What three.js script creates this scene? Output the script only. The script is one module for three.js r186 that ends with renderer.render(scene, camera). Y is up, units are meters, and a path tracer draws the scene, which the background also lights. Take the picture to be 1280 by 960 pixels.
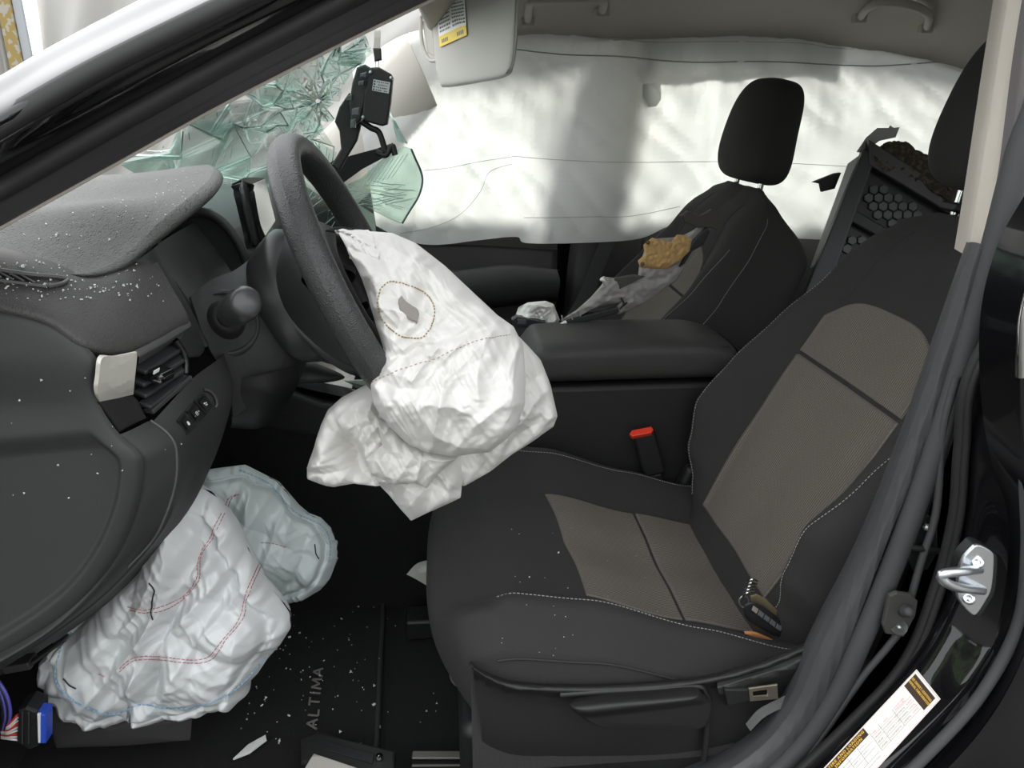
import * as THREE from 'three';
import { RoundedBoxGeometry } from 'three/addons/geometries/RoundedBoxGeometry.js';
import { mergeGeometries, mergeVertices, toCreasedNormals } from 'three/addons/utils/BufferGeometryUtils.js';
import { ImprovedNoise } from 'three/addons/math/ImprovedNoise.js';

// ------------------------------------------------------------------ camera, sky, light, exposure
// x: towards the rear of the car, y: up, z: towards the driver's side; metres
const scene = new THREE.Scene();
const FOC = 963, PITCH = THREE.MathUtils.degToRad(20), YAW = THREE.MathUtils.degToRad(5);
const EYE = new THREE.Vector3(0, 1.15, 1.35);
const RIGHT = new THREE.Vector3(Math.cos(YAW), 0, Math.sin(YAW));
const AHEAD = new THREE.Vector3(Math.sin(YAW), 0, -Math.cos(YAW));
const LOOK = AHEAD.clone().multiplyScalar(Math.cos(PITCH)).add(new THREE.Vector3(0, -Math.sin(PITCH), 0));
const UP = AHEAD.clone().multiplyScalar(Math.sin(PITCH)).add(new THREE.Vector3(0, Math.cos(PITCH), 0));
const camera = new THREE.PerspectiveCamera(2 * Math.atan(480 / FOC) * 180 / Math.PI, 1280 / 960, 0.02, 100);
camera.position.copy(EYE); camera.lookAt(EYE.clone().add(LOOK)); scene.add(camera);

scene.background = new THREE.Color().setRGB(0.97, 0.985, 1.0);         // even overcast sky
scene.backgroundIntensity = 1.0;
const sun = new THREE.DirectionalLight(0xfffaf4, 7.0);                 // sun behind thin cloud, from the passenger side
sun.position.set(3.2, 3.0, -3.0); sun.target.position.set(0, 0.6, 0); sun.castShadow = true; sun.shadow.radius = 30;
Object.assign(sun.shadow.camera, { left: -4, right: 4, top: 4, bottom: -4, near: 0.1, far: 14 });
sun.shadow.mapSize.set(2048, 2048); scene.add(sun, sun.target);
const renderer = new THREE.WebGLRenderer({ antialias: true });
renderer.toneMapping = THREE.LinearToneMapping; renderer.toneMappingExposure = 2.6;
renderer.shadowMap.enabled = true;

// ------------------------------------------------------------------ helpers
const V = (x, y, z) => new THREE.Vector3(x, y, z);
const dirOf = (px, py) => RIGHT.clone().multiplyScalar((px - 640) / FOC).addScaledVector(UP, (480 - py) / FOC).add(LOOK);
const Z = (px, py, z) => { const d = dirOf(px, py); return EYE.clone().addScaledVector(d, (z - EYE.z) / d.z); };   // measured point at the car's breadth z
const X = (px, py, x) => { const d = dirOf(px, py); return EYE.clone().addScaledVector(d, (x - EYE.x) / d.x); };
const Y = (px, py, y) => { const d = dirOf(px, py); return EYE.clone().addScaledVector(d, (y - EYE.y) / d.y); };
let seed = 7; const rnd = () => { seed = (seed * 1664525 + 1013904223) >>> 0; return seed / 4294967296; };
const noise3 = new ImprovedNoise(); const N3 = (x, y, z) => noise3.noise(x + 100.37, y + 50.71, z + 30.13);
const clamp = (x, a = 0, b = 1) => Math.min(b, Math.max(a, x));
const sstep = (a, b, x) => { const t = clamp((x - a) / (b - a)); return t * t * (3 - 2 * t); };
const mix = (a, b, t) => a + (b - a) * t;
const lerpTable = (tab, x) => { if (x <= tab[0][0]) return tab[0][1]; for (let i = 1; i < tab.length; i++) if (x <= tab[i][0]) { const t = (x - tab[i - 1][0]) / (tab[i][0] - tab[i - 1][0]); const s = t * t * (3 - 2 * t); return mix(tab[i - 1][1], tab[i][1], mix(t, s, 0.5)); } return tab[tab.length - 1][1]; };

function crom(a, b, c, d, t) {
  const t2 = t * t, t3 = t2 * t, f = (k) => 0.5 * (2 * b[k] + (c[k] - a[k]) * t + (2 * a[k] - 5 * b[k] + 4 * c[k] - d[k]) * t2 + (3 * b[k] - a[k] - 3 * c[k] + d[k]) * t3);
  return V(f('x'), f('y'), f('z'));
}
function curveAt(pts, t) {                                              // open Catmull-Rom through points, t in 0..1
  const n = pts.length - 1; if (n === 0) return pts[0].clone();
  const s = clamp(t) * n, i = Math.min(n - 1, Math.floor(s)), f = s - i;
  const g = (k) => k < 0 ? pts[0].clone().multiplyScalar(2).sub(pts[1]) : k > n ? pts[n].clone().multiplyScalar(2).sub(pts[n - 1]) : pts[k];
  if (n === 1) return pts[0].clone().lerp(pts[1], f);
  return crom(g(i - 1), pts[i], pts[i + 1], g(i + 2), f);
}
function surf(fn, nu, nv, thick = 0) {                                   // parametric surface; thick > 0 closes it to a slab on the far side of its normals
  const P = [];
  for (let i = 0; i <= nu; i++) for (let j = 0; j <= nv; j++) P.push(fn(i / nu, j / nv));
  const idx = (i, j) => i * (nv + 1) + j, nor = P.map(() => V(0, 0, 0)), faces = [];
  for (let i = 0; i < nu; i++) for (let j = 0; j < nv; j++) { const a = idx(i, j), b = idx(i + 1, j), c = idx(i + 1, j + 1), d = idx(i, j + 1); faces.push([a, b, c], [a, c, d]); }
  for (const [a, b, c] of faces) { const n = P[b].clone().sub(P[a]).cross(P[c].clone().sub(P[a])); nor[a].add(n); nor[b].add(n); nor[c].add(n); }
  nor.forEach((n) => n.normalize());
  const pos = [], uv = [], ind = [];
  const us = [0], vs = [0], mj = Math.floor(nv / 2), mi = Math.floor(nu / 2);
  for (let i = 1; i <= nu; i++) us.push(us[i - 1] + P[idx(i, mj)].distanceTo(P[idx(i - 1, mj)]));
  for (let j = 1; j <= nv; j++) vs.push(vs[j - 1] + P[idx(mi, j)].distanceTo(P[idx(mi, j - 1)]));
  for (let i = 0; i <= nu; i++) for (let j = 0; j <= nv; j++) { const p = P[idx(i, j)]; pos.push(p.x, p.y, p.z); uv.push(us[i], vs[j]); }
  for (const f of faces) ind.push(...f);
  if (thick) {
    const m = P.length;
    for (let i = 0; i <= nu; i++) for (let j = 0; j <= nv; j++) { const p = P[idx(i, j)].clone().addScaledVector(nor[idx(i, j)], -thick); pos.push(p.x, p.y, p.z); uv.push(us[i], vs[j]); }
    for (const [a, b, c] of faces) ind.push(a + m, c + m, b + m);
    const rim = []; for (let i = 0; i < nu; i++) rim.push([idx(i, 0), idx(i + 1, 0)]); for (let j = 0; j < nv; j++) rim.push([idx(nu, j), idx(nu, j + 1)]);
    for (let i = nu; i > 0; i--) rim.push([idx(i, nv), idx(i - 1, nv)]); for (let j = nv; j > 0; j--) rim.push([idx(0, j), idx(0, j - 1)]);
    for (const [a, b] of rim) ind.push(a, a + m, b, b, a + m, b + m);
  }
  const g = new THREE.BufferGeometry();
  g.setAttribute('position', new THREE.Float32BufferAttribute(pos, 3)); g.setAttribute('uv', new THREE.Float32BufferAttribute(uv, 2)); g.setIndex(ind);
  g.computeVertexNormals(); return thick ? toCreasedNormals(g, 0.9) : g;
}
function sheet(grid, o = {}) {                                           // smooth surface through a net of points
  const nu = o.nu ?? (grid.length - 1) * 8, nv = o.nv ?? (grid[0].length - 1) * 8;
  const cols = (u) => grid[0].map((_, j) => curveAt(grid.map((r) => r[j]), u));
  const cache = new Map();
  const fn = (u, v) => { let c = cache.get(u); if (!c) cache.set(u, c = cols(u)); let p = curveAt(c, v); return o.wr ? o.wr(p, u, v) : p; };
  return surf(fn, nu, nv, o.thick ?? 0);
}
function tube(pts, r, seg = 40, rad = 8, closed = false) {
  const c = new THREE.CatmullRomCurve3(pts, closed, 'catmullrom', 0.5);
  return new THREE.TubeGeometry(c, seg, r, rad, closed);
}
function lathe(prof, axisFrom, axisTo, seg = 24) {                        // profile [radius, 0..1] turned round the line from..to
  const d = axisTo.clone().sub(axisFrom), L = d.length();
  const g = new THREE.LatheGeometry(prof.map(([r, h]) => new THREE.Vector2(r, h * L)), seg);
  g.applyQuaternion(new THREE.Quaternion().setFromUnitVectors(V(0, 1, 0), d.normalize())); g.translate(axisFrom.x, axisFrom.y, axisFrom.z); return g;
}
function rod(a, b, r, seg = 10) { return lathe([[0, 0], [r, 0], [r, 1], [0, 1]], a, b, seg); }
function frame(pts) {                                                     // best plane of a polygon
  const c = V(0, 0, 0); pts.forEach((p) => c.add(p)); c.divideScalar(pts.length);
  const n = V(0, 0, 0); pts.forEach((p, i) => { const q = pts[(i + 1) % pts.length]; n.add(p.clone().sub(c).cross(q.clone().sub(c))); }); n.normalize();
  if (n.dot(EYE.clone().sub(c)) < 0) n.negate();
  const e = pts[1].clone().sub(pts[0]); e.addScaledVector(n, -e.dot(n)).normalize();
  const m = new THREE.Matrix4().makeBasis(e, n.clone().cross(e), n); m.setPosition(c); return { m, inv: m.clone().invert(), n, c };
}
function plate(pts, thick, o = {}) {                                       // polygon slab, its outer face through the points
  const f = frame(pts), q = pts.map((p) => p.clone().applyMatrix4(f.inv)), bevel = o.bevel ?? Math.min(0.002, thick * 0.3);
  const s = new THREE.Shape(o.smooth ? new THREE.SplineCurve([...q, q[0]].map((p) => new THREE.Vector2(p.x, p.y))).getPoints(o.smooth) : q.map((p) => new THREE.Vector2(p.x, p.y)));
  for (const hole of o.holes ?? []) s.holes.push(new THREE.Path(hole.map((p) => p.clone().applyMatrix4(f.inv)).map((p) => new THREE.Vector2(p.x, p.y))));
  const g = new THREE.ExtrudeGeometry(s, { depth: Math.max(1e-4, thick - 2 * bevel), bevelEnabled: bevel > 0, bevelThickness: bevel, bevelSize: bevel, bevelOffset: -bevel, bevelSegments: 2 });
  g.translate(0, 0, -(thick - bevel) + (o.raise ?? 0)); g.applyMatrix4(f.m); return g;
}
function rbox(w, h, d, r = 0.004, seg = 2) { return new RoundedBoxGeometry(w, h, d, seg, Math.min(r, w / 2.01, h / 2.01, d / 2.01)); }
function placed(g, p, rx = 0, ry = 0, rz = 0) { g.applyMatrix4(new THREE.Matrix4().makeRotationFromEuler(new THREE.Euler(rx, ry, rz, 'YXZ'))); g.translate(p.x, p.y, p.z); return g; }
function boxBetween(a, b, w, h, up = V(0, 1, 0), r = 0.002) {              // bar from a to b
  const d = b.clone().sub(a), L = d.length(); d.normalize(); const s = d.clone().cross(up).normalize(), t = s.clone().cross(d);
  const g = rbox(L, h, w, r); g.applyMatrix4(new THREE.Matrix4().makeBasis(d, t, s)); const c = a.clone().add(b).multiplyScalar(0.5); g.translate(c.x, c.y, c.z); return g;
}
function closedSpline(pts, n) { const c = new THREE.SplineCurve([pts[pts.length - 1], ...pts, pts[0], pts[1]].map((p) => new THREE.Vector2(p[0], p[1]))); const out = [], m = pts.length; for (let i = 0; i < n; i++) out.push(c.getPoint((1 + m * i / n) / (m + 2))); return out; }
function pillow(o) {                                                        // a stuffed or slack bag: closed outline, swelling front and back
  const seg = o.seg ?? 120, rings = o.rings ?? 40, out = o.sharp ? densify(o.outline, seg) : closedSpline(o.outline, seg);
  let cx = 0, cy = 0; out.forEach((p) => { cx += p.x / seg; cy += p.y / seg; }); if (o.center) [cx, cy] = o.center;
  const zf = typeof o.z === 'function' ? o.z : () => o.z, pw = o.pow ?? 2.5, dir = (o.dir ?? V(-0.05, 0.25, 0.95)).clone().normalize();
  const pos = [], ind = [], uv = [];
  const add = (px, py, off) => { const b = Z(px, py, zf(px, py)); b.addScaledVector(dir, off); pos.push(b.x, b.y, b.z); uv.push(px / 1000, py / 1000); return pos.length / 3 - 1; };
  const layer = (sgn) => {
    const ids = [[add(cx, cy, sgn > 0 ? o.front + (o.wr ? o.wr(cx, cy, 0, 0) : 0) : -o.back)]];
    for (let k = 1; k <= rings; k++) {
      const r = Math.pow(k / rings, 0.85), row = [];
      for (let i = 0; i < seg; i++) {
        const px = mix(cx, out[i].x, r), py = mix(cy, out[i].y, r), e = Math.pow(1 - Math.pow(r, pw), 0.6);
        row.push(add(px, py, sgn > 0 ? o.front * e + (o.wr ? o.wr(px, py, r, i / seg) * (1 - Math.pow(r, 14) * (o.edge ?? 1)) : 0) : -o.back * e));
      } ids.push(row);
    } return ids;
  };
  const F = layer(1), B = layer(-1);
  const stitchRows = (ids, flip) => { for (let i = 0; i < seg; i++) { const j = (i + 1) % seg; const t = (a, b, c) => flip ? ind.push(a, c, b) : ind.push(a, b, c); t(ids[0][0], ids[1][j], ids[1][i]); for (let k = 1; k < rings; k++) { t(ids[k][i], ids[k][j], ids[k + 1][i]); t(ids[k][j], ids[k + 1][j], ids[k + 1][i]); } } };
  stitchRows(F, false); stitchRows(B, true);
  for (let i = 0; i < seg; i++) { const j = (i + 1) % seg; ind.push(F[rings][i], F[rings][j], B[rings][i], F[rings][j], B[rings][j], B[rings][i]); }
  const g = new THREE.BufferGeometry(); g.setAttribute('position', new THREE.Float32BufferAttribute(pos, 3)); g.setAttribute('uv', new THREE.Float32BufferAttribute(uv, 2)); g.setIndex(ind); g.computeVertexNormals(); return g;
}
function densify(pts, n) { const L = [0]; const m = pts.length; for (let i = 0; i < m; i++) { const a = pts[i], b = pts[(i + 1) % m]; L.push(L[i] + Math.hypot(b[0] - a[0], b[1] - a[1])); } const out = []; for (let k = 0; k < n; k++) { const s = k / n * L[m]; let i = 0; while (L[i + 1] < s) i++; const f = (s - L[i]) / (L[i + 1] - L[i]), a = pts[i], b = pts[(i + 1) % m]; out.push(new THREE.Vector2(mix(a[0], b[0], f), mix(a[1], b[1], f))); } return out; }
function boxUV(g) {
  g = g.index ? g.toNonIndexed() : g; if (!g.attributes.normal) g.computeVertexNormals();
  const p = g.attributes.position, n = g.attributes.normal, uv = new Float32Array(p.count * 2);
  for (let i = 0; i < p.count; i += 3) {
    const ax = Math.abs(n.getX(i)) + Math.abs(n.getX(i + 1)) + Math.abs(n.getX(i + 2)), ay = Math.abs(n.getY(i)) + Math.abs(n.getY(i + 1)) + Math.abs(n.getY(i + 2)), az = Math.abs(n.getZ(i)) + Math.abs(n.getZ(i + 1)) + Math.abs(n.getZ(i + 2));
    for (let k = i; k < i + 3; k++) { const x = p.getX(k), y = p.getY(k), z = p.getZ(k); const q = ax >= ay && ax >= az ? [z, y] : ay >= az ? [x, z] : [x, y]; uv[2 * k] = q[0]; uv[2 * k + 1] = q[1]; }
  }
  g.setAttribute('uv', new THREE.BufferAttribute(uv, 2)); return g;
}
function clean(g) { const h = (g.index ? g.toNonIndexed() : g); for (const k of Object.keys(h.attributes)) if (!['position', 'normal', 'uv'].includes(k)) h.deleteAttribute(k); h.clearGroups(); return h; }
const taken = new Set();
function numbered(name) { if (!taken.has(name)) { taken.add(name); return name; } for (let k = 1; ; k++) { const n = name + '_' + String(k).padStart(3, '0'); if (!taken.has(n)) { taken.add(n); return n; } } }
function mesh(name, geo, mat, parent = scene, keepUV = false) {             // several geometries make ONE mesh
  let g = Array.isArray(geo) ? (geo.length === 1 ? geo[0] : mergeGeometries(geo.map(clean))) : geo;
  if (!keepUV) g = boxUV(g);
  const m = new THREE.Mesh(g, mat); m.name = parent === scene ? numbered(name) : name; m.castShadow = m.receiveShadow = true; parent.add(m); return m;
}
function thing(name, label, category, group, pos) { const o = new THREE.Group(); o.name = numbered(name); o.userData = { label, category }; if (group) o.userData.group = group; if (pos) o.position.copy(pos); scene.add(o); return o; }
function tag(o, label, category, group) { o.userData = { ...o.userData, label, category }; if (group) o.userData.group = group; return o; }
function setting(name, label, category = 'car body') { const o = new THREE.Group(); o.name = numbered(name); o.userData = { kind: 'structure', label, category }; scene.add(o); return o; }
const caster = new THREE.Raycaster();
function on(objs, px, py, lift = 0.001) {                                    // the point of a surface met along a measured direction
  const list = Array.isArray(objs) ? objs : [objs]; list.forEach((o) => o.updateWorldMatrix(true, true)); caster.set(EYE, dirOf(px, py).normalize());
  const h = caster.intersectObjects(list, true)[0]; if (!h) return null; const n = h.face.normal.clone(); if (n.dot(caster.ray.direction) > 0) n.negate(); return h.point.clone().addScaledVector(n, lift);
}
function across(objs, pts, n, lift) { const c = new THREE.SplineCurve(pts.map((p) => new THREE.Vector2(p[0], p[1]))), out = []; for (let i = 0; i <= n; i++) { const q = c.getPoint(i / n), p = on(objs, q.x, q.y, lift); if (p) out.push(p); } return out; }
function dashes(pts, len, gap, r) {                                          // a row of stitches along a curve
  const c = new THREE.CatmullRomCurve3(pts), L = c.getLength(), out = []; for (let s = 0; s < L - len; s += len + gap) { const a = c.getPointAt(s / L), b = c.getPointAt((s + len) / L); out.push(rod(a, b, r, 5)); } return out;
}
console.log('helpers');

// ------------------------------------------------------------------ textures and materials
function dataTex(n, fn, srgb, rep) {
  const d = new Uint8Array(n * n * 4); for (let y = 0; y < n; y++) for (let x = 0; x < n; x++) { const c = fn(x / n, y / n, x, y), k = 4 * (y * n + x); if (typeof c === 'number') d[k] = d[k + 1] = d[k + 2] = clamp(c) * 255; else { d[k] = clamp(c[0]) * 255; d[k + 1] = clamp(c[1]) * 255; d[k + 2] = clamp(c[2]) * 255; } d[k + 3] = 255; }
  const t = new THREE.DataTexture(d, n, n); t.wrapS = t.wrapT = THREE.RepeatWrapping; t.magFilter = THREE.LinearFilter; t.minFilter = THREE.LinearMipmapLinearFilter; t.generateMipmaps = true; if (srgb) t.colorSpace = THREE.SRGBColorSpace; t.repeat.set(rep, rep); t.needsUpdate = true; return t;
}
const cells = []; for (let i = 0; i < 1400; i++) cells.push([rnd(), rnd()]);
const cellGrid = new Map(); cells.forEach(([x, y]) => { const k = Math.floor(x * 32) + 32 * Math.floor(y * 32); (cellGrid.get(k) ?? cellGrid.set(k, []).get(k)).push([x, y]); });
function worley(u, v) { let a = 9, b = 9; const gx = Math.floor(u * 32), gy = Math.floor(v * 32); for (let i = -2; i <= 2; i++) for (let j = -2; j <= 2; j++) for (const [x, y] of cellGrid.get(((gx + i + 32) % 32) + 32 * ((gy + j + 32) % 32)) ?? []) { let dx = Math.abs(x - u), dy = Math.abs(y - v); dx = Math.min(dx, 1 - dx); dy = Math.min(dy, 1 - dy); const d = Math.hypot(dx, dy); if (d < a) { b = a; a = d; } else if (d < b) b = d; } return (b - a) * 32; }
const grainTex = dataTex(256, (u, v) => clamp(worley(u, v) * 1.4), false, 1 / 0.075);          // moulded leather grain
const fineTex = dataTex(128, () => rnd(), false, 1 / 0.03);                                     // fine stipple
const weaveTex = dataTex(128, (u, v) => 0.5 + 0.25 * Math.sin(u * Math.PI * 64) + 0.25 * Math.sin(v * Math.PI * 64), false, 1 / 0.05);
const carpetTex = dataTex(256, (u, v) => 0.35 + 0.65 * rnd(), false, 1 / 0.12);
const linerTex = dataTex(128, () => 0.4 + 0.6 * rnd(), false, 1 / 0.04);
const insertMap = dataTex(256, (u, v, x, y) => { const s = (y % 8) / 8, dash = ((x + 5 * Math.floor(y / 8)) % 16) / 16; const b = 0.315 + 0.10 * (s < 0.5 ? 1 : 0) * (dash < 0.8 ? 1 : 0.75) + 0.07 * (rnd() - 0.5); return [b * 1.06, b * 1.0, b * 0.93]; }, true, 1 / 0.13);
const insertBump = dataTex(256, (u, v, x, y) => ((y % 8) < 4 ? 0.8 : 0.15) * (0.7 + 0.3 * rnd()), false, 1 / 0.13);
const clothMap = dataTex(256, (u, v) => { const b = 0.168 + 0.035 * (rnd() - 0.5); return [b * 1.02, b * 0.99, b * 0.985]; }, true, 1 / 0.06);
const S = (o) => new THREE.MeshStandardMaterial({ side: THREE.DoubleSide, ...o }), P = (o) => new THREE.MeshPhysicalMaterial({ side: THREE.DoubleSide, ...o });
const L3 = (r, g, b) => new THREE.Color().setRGB(r, g, b);
const M = {
  pad: S({ color: L3(0.078, 0.081, 0.077), roughness: 0.52, bumpMap: grainTex, bumpScale: 0.0008 }),
  plastic: S({ color: L3(0.029, 0.029, 0.0295), roughness: 0.62, bumpMap: fineTex, bumpScale: 0.00012 }),
  plasticSmooth: S({ color: L3(0.028, 0.028, 0.029), roughness: 0.6 }),
  plasticBlack: S({ color: L3(0.012, 0.012, 0.013), roughness: 0.5 }),
  seatPlastic: S({ color: L3(0.013, 0.013, 0.0128), roughness: 0.5, bumpMap: fineTex, bumpScale: 0.0001 }),
  pianoBlack: P({ color: L3(0.006, 0.006, 0.007), roughness: 0.15, clearcoat: 1, clearcoatRoughness: 0.05 }),
  paint: P({ color: L3(0.004, 0.004, 0.005), roughness: 0.3, specularIntensity: 0.2, clearcoat: 1, clearcoatRoughness: 0.04 }),
  rubber: S({ color: L3(0.055, 0.055, 0.058), roughness: 0.65 }),
  rubberBlack: S({ color: L3(0.015, 0.015, 0.015), roughness: 0.6 }),
  rim: S({ color: L3(0.04, 0.041, 0.042), roughness: 0.42, bumpMap: grainTex, bumpScale: 0.0005 }),
  silver: S({ color: L3(0.62, 0.60, 0.55), roughness: 0.38, metalness: 0.35 }),
  zinc: S({ color: L3(0.72, 0.75, 0.78), roughness: 0.28, metalness: 0.95 }),
  chrome: S({ color: L3(0.8, 0.8, 0.8), roughness: 0.12, metalness: 1 }),
  steel: S({ color: L3(0.42, 0.42, 0.42), roughness: 0.4, metalness: 0.9 }),
  brass: S({ color: L3(0.55, 0.45, 0.28), roughness: 0.35, metalness: 0.8 }),
  cloth: S({ color: L3(1, 1, 1), map: clothMap, roughness: 0.95, bumpMap: weaveTex, bumpScale: 0.0002 }),
  insert: S({ color: L3(1, 1, 1), map: insertMap, roughness: 0.95, bumpMap: insertBump, bumpScale: 0.0004 }),
  thread: S({ color: L3(0.36, 0.36, 0.35), roughness: 0.8 }),
  darkThread: S({ color: L3(0.02, 0.02, 0.022), roughness: 0.8 }),
  redThread: S({ color: L3(0.45, 0.14, 0.16), roughness: 0.8 }),
  blueThread: S({ color: L3(0.25, 0.42, 0.58), roughness: 0.8 }),
  brownThread: S({ color: L3(0.35, 0.25, 0.12), roughness: 0.8 }),
  bag: P({ color: L3(0.83, 0.815, 0.79), roughness: 0.75, transmission: 0.12, bumpMap: weaveTex, bumpScale: 0.0001 }),
  kneeBag: P({ color: L3(0.66, 0.68, 0.69), roughness: 0.42, transmission: 0.06 }),
  kneeBagTeal: P({ color: L3(0.58, 0.64, 0.64), roughness: 0.55, transmission: 0.06 }),
  curtain: P({ color: L3(0.83, 0.84, 0.83), roughness: 0.9, transmission: 0.5, thickness: 0 }),
  seam: S({ color: L3(0.42, 0.42, 0.40), roughness: 0.9 }),
  liner: S({ color: L3(0.48, 0.455, 0.415), roughness: 0.95, bumpMap: linerTex, bumpScale: 0.0004 }),
  beige: S({ color: L3(0.60, 0.545, 0.48), roughness: 0.6, bumpMap: fineTex, bumpScale: 0.0001 }),
  visor: S({ color: L3(0.50, 0.50, 0.46), roughness: 0.85, bumpMap: linerTex, bumpScale: 0.0003 }),
  carpet: S({ color: L3(0.006, 0.006, 0.006), roughness: 1, bumpMap: carpetTex, bumpScale: 0.003 }),
  mat: S({ color: L3(0.006, 0.006, 0.006), roughness: 1, bumpMap: carpetTex, bumpScale: 0.002 }),
  glass: P({ color: L3(0.97, 0.985, 0.975), roughness: 0.02, transmission: 1, thickness: 0, ior: 1.5 }),
  crumb: P({ color: L3(0.92, 0.94, 0.92), roughness: 0.3, transmission: 0.35, thickness: 0 }),
  crack: P({ color: L3(0.62, 0.78, 0.74), roughness: 0.35, transmission: 0.3, thickness: 0 }),
  crackDark: S({ color: L3(0.05, 0.09, 0.08), roughness: 0.5 }),
  red: S({ color: L3(0.72, 0.045, 0.02), roughness: 0.4 }),
  concrete: S({ color: L3(0.045, 0.045, 0.043), roughness: 0.95 }),
  tarp: S({ color: L3(0.48, 0.47, 0.45), roughness: 0.8 }),
  foam: S({ color: L3(0.56, 0.36, 0.15), roughness: 1, bumpMap: carpetTex, bumpScale: 0.003 }),
  greyPlastic: S({ color: L3(0.27, 0.26, 0.25), roughness: 0.6 }),
  leaf: S({ color: L3(0.5, 0.22, 0.07), roughness: 0.8 }),
  blueClip: S({ color: L3(0.03, 0.08, 0.5), roughness: 0.4 }),
  whiteMark: S({ color: L3(0.75, 0.75, 0.75), roughness: 0.6 }),
  screen: P({ color: L3(0.01, 0.012, 0.011), roughness: 0.06, clearcoat: 1, clearcoatRoughness: 0.02 }),
};
function printed(w, h, draw) { const c = document.createElement('canvas'); c.width = w; c.height = h; const x = c.getContext('2d'); draw(x, w, h); const t = new THREE.CanvasTexture(c); t.colorSpace = THREE.SRGBColorSpace; return S({ map: t, roughness: 0.45 }); }
function sticker(name, a, b, c, d, mat, parent, lift = 0.0006, nx = 1) {       // printed label with corners a (top left), b, c, d
  const g = surf((u, v) => { const p = a.clone().lerp(b, v), q = d.clone().lerp(c, v); return p.lerp(q, u); }, nx, nx);
  const uv = g.attributes.uv, n = nx + 1; for (let i = 0; i < n; i++) for (let j = 0; j < n; j++) uv.setXY(i * n + j, j / nx, 1 - i / nx);
  const nn = b.clone().sub(a).cross(d.clone().sub(a)).normalize(); if (nn.dot(EYE.clone().sub(a)) < 0) nn.negate(); g.translate(nn.x * lift, nn.y * lift, nn.z * lift); g.computeVertexNormals();
  return mesh(name, g, mat, parent, true);
}
console.log('materials');

// ------------------------------------------------------------------ the place outside the car
{
  const g = setting('ground', 'dark asphalt yard that the car stands on', 'ground');
  mesh('slab', new THREE.BoxGeometry(26, 0.1, 26).translate(0, -0.05, 0), M.concrete, g);
  const xAt = (px) => Z(px, 60, -4).x;
  const fold = (x0, x1, amp, k, name, label, fan) => {
    const t = tag(mesh(name, surf((u, v) => {
      const x = mix(x0, x1, u), y = 2.4 * v, s = fan ? Math.atan2(x - x0 + 0.4, 3.1 * v + 0.4) * k : u * k;
      return V(x, y, -4 + amp * (Math.sin(s * 6.283) + 0.5 * Math.sin(s * 14.1 + 1.3)) + 0.03 * N3(x * 3, y * 2, 1));
    }, 300, 110, 0.004), M.tarp), label, 'tarp', 'tarps hung behind the car'); return t;
  };
  fold(xAt(-140), xAt(29), 0.05, 9, 'hanging_tarp', 'pale grey tarp in narrow upright folds beside the yellow stained board', false);
  fold(xAt(50), xAt(760), 0.06, 5, 'hanging_tarp', 'pale grey tarp in fanned diagonal folds beyond the windscreen', true);
  const wornMap = dataTex(128, (u, v) => { const n = N3(u * 9, v * 9, 2) + 0.5 * N3(u * 25, v * 25, 5); const y = n > -0.05 ? 1 : 0; return y ? [0.58, 0.50, 0.30] : [0.62, 0.61, 0.57]; }, true, 2.2);
  const b = thing('weathered_board', 'upright board with flaking yellow paint between the grey tarps', 'board');
  mesh('plank', rbox(xAt(46) - xAt(30), 3.1, 0.04).translate((xAt(46) + xAt(30)) / 2, 1.55, -3.80), S({ map: wornMap, roughness: 0.9 }), b);
  mesh('pale_strip', rbox(xAt(57) - xAt(47), 3.1, 0.03).translate((xAt(57) + xAt(47)) / 2, 1.55, -3.81), S({ color: L3(0.36, 0.38, 0.40), roughness: 0.8 }), b);
}

// dark trees behind the photographer, seen only as green reflections in the black paint
{
  const geos = [0, 1, 2].map((k) => { const g = new THREE.IcosahedronGeometry(1, 24); const p = g.attributes.position, v = V(0, 0, 0); for (let i = 0; i < p.count; i++) { v.fromBufferAttribute(p, i); const f = 1 + 0.25 * N3(v.x * 2 + k * 7, v.y * 2, v.z * 2) + 0.16 * N3(v.x * 7, v.y * 7 + k, v.z * 7); p.setXYZ(i, v.x * f, v.y * f, v.z * f); } g.computeVertexNormals(); return g; });
  const leafMat = S({ color: L3(0.035, 0.06, 0.02), roughness: 0.9 }), barkMat = S({ color: L3(0.06, 0.045, 0.03), roughness: 0.95 });
  const spots = [[-11, 6.5], [-7.2, 9.0], [-3, 10.0], [1.4, 9.8], [5.8, 9.2], [9.6, 6.8], [12, 2.8], [-13, 2.2]];
  spots.forEach(([x, z], i) => { const t = thing('broad_tree', 'dark green broad tree standing in the yard beyond the driver side', 'tree', 'trees around the yard', V(x, 0, z)); const c = mesh('crown', geos[i % 3].clone().scale(1.5, 1.6 + 0.2 * (i % 2), 1.3).translate(0, 1.8, 0), leafMat, t); mesh('trunk', rod(V(0, 0, 0), V(0, 1.6, 0), 0.14, 10), barkMat, t); });
}

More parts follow.
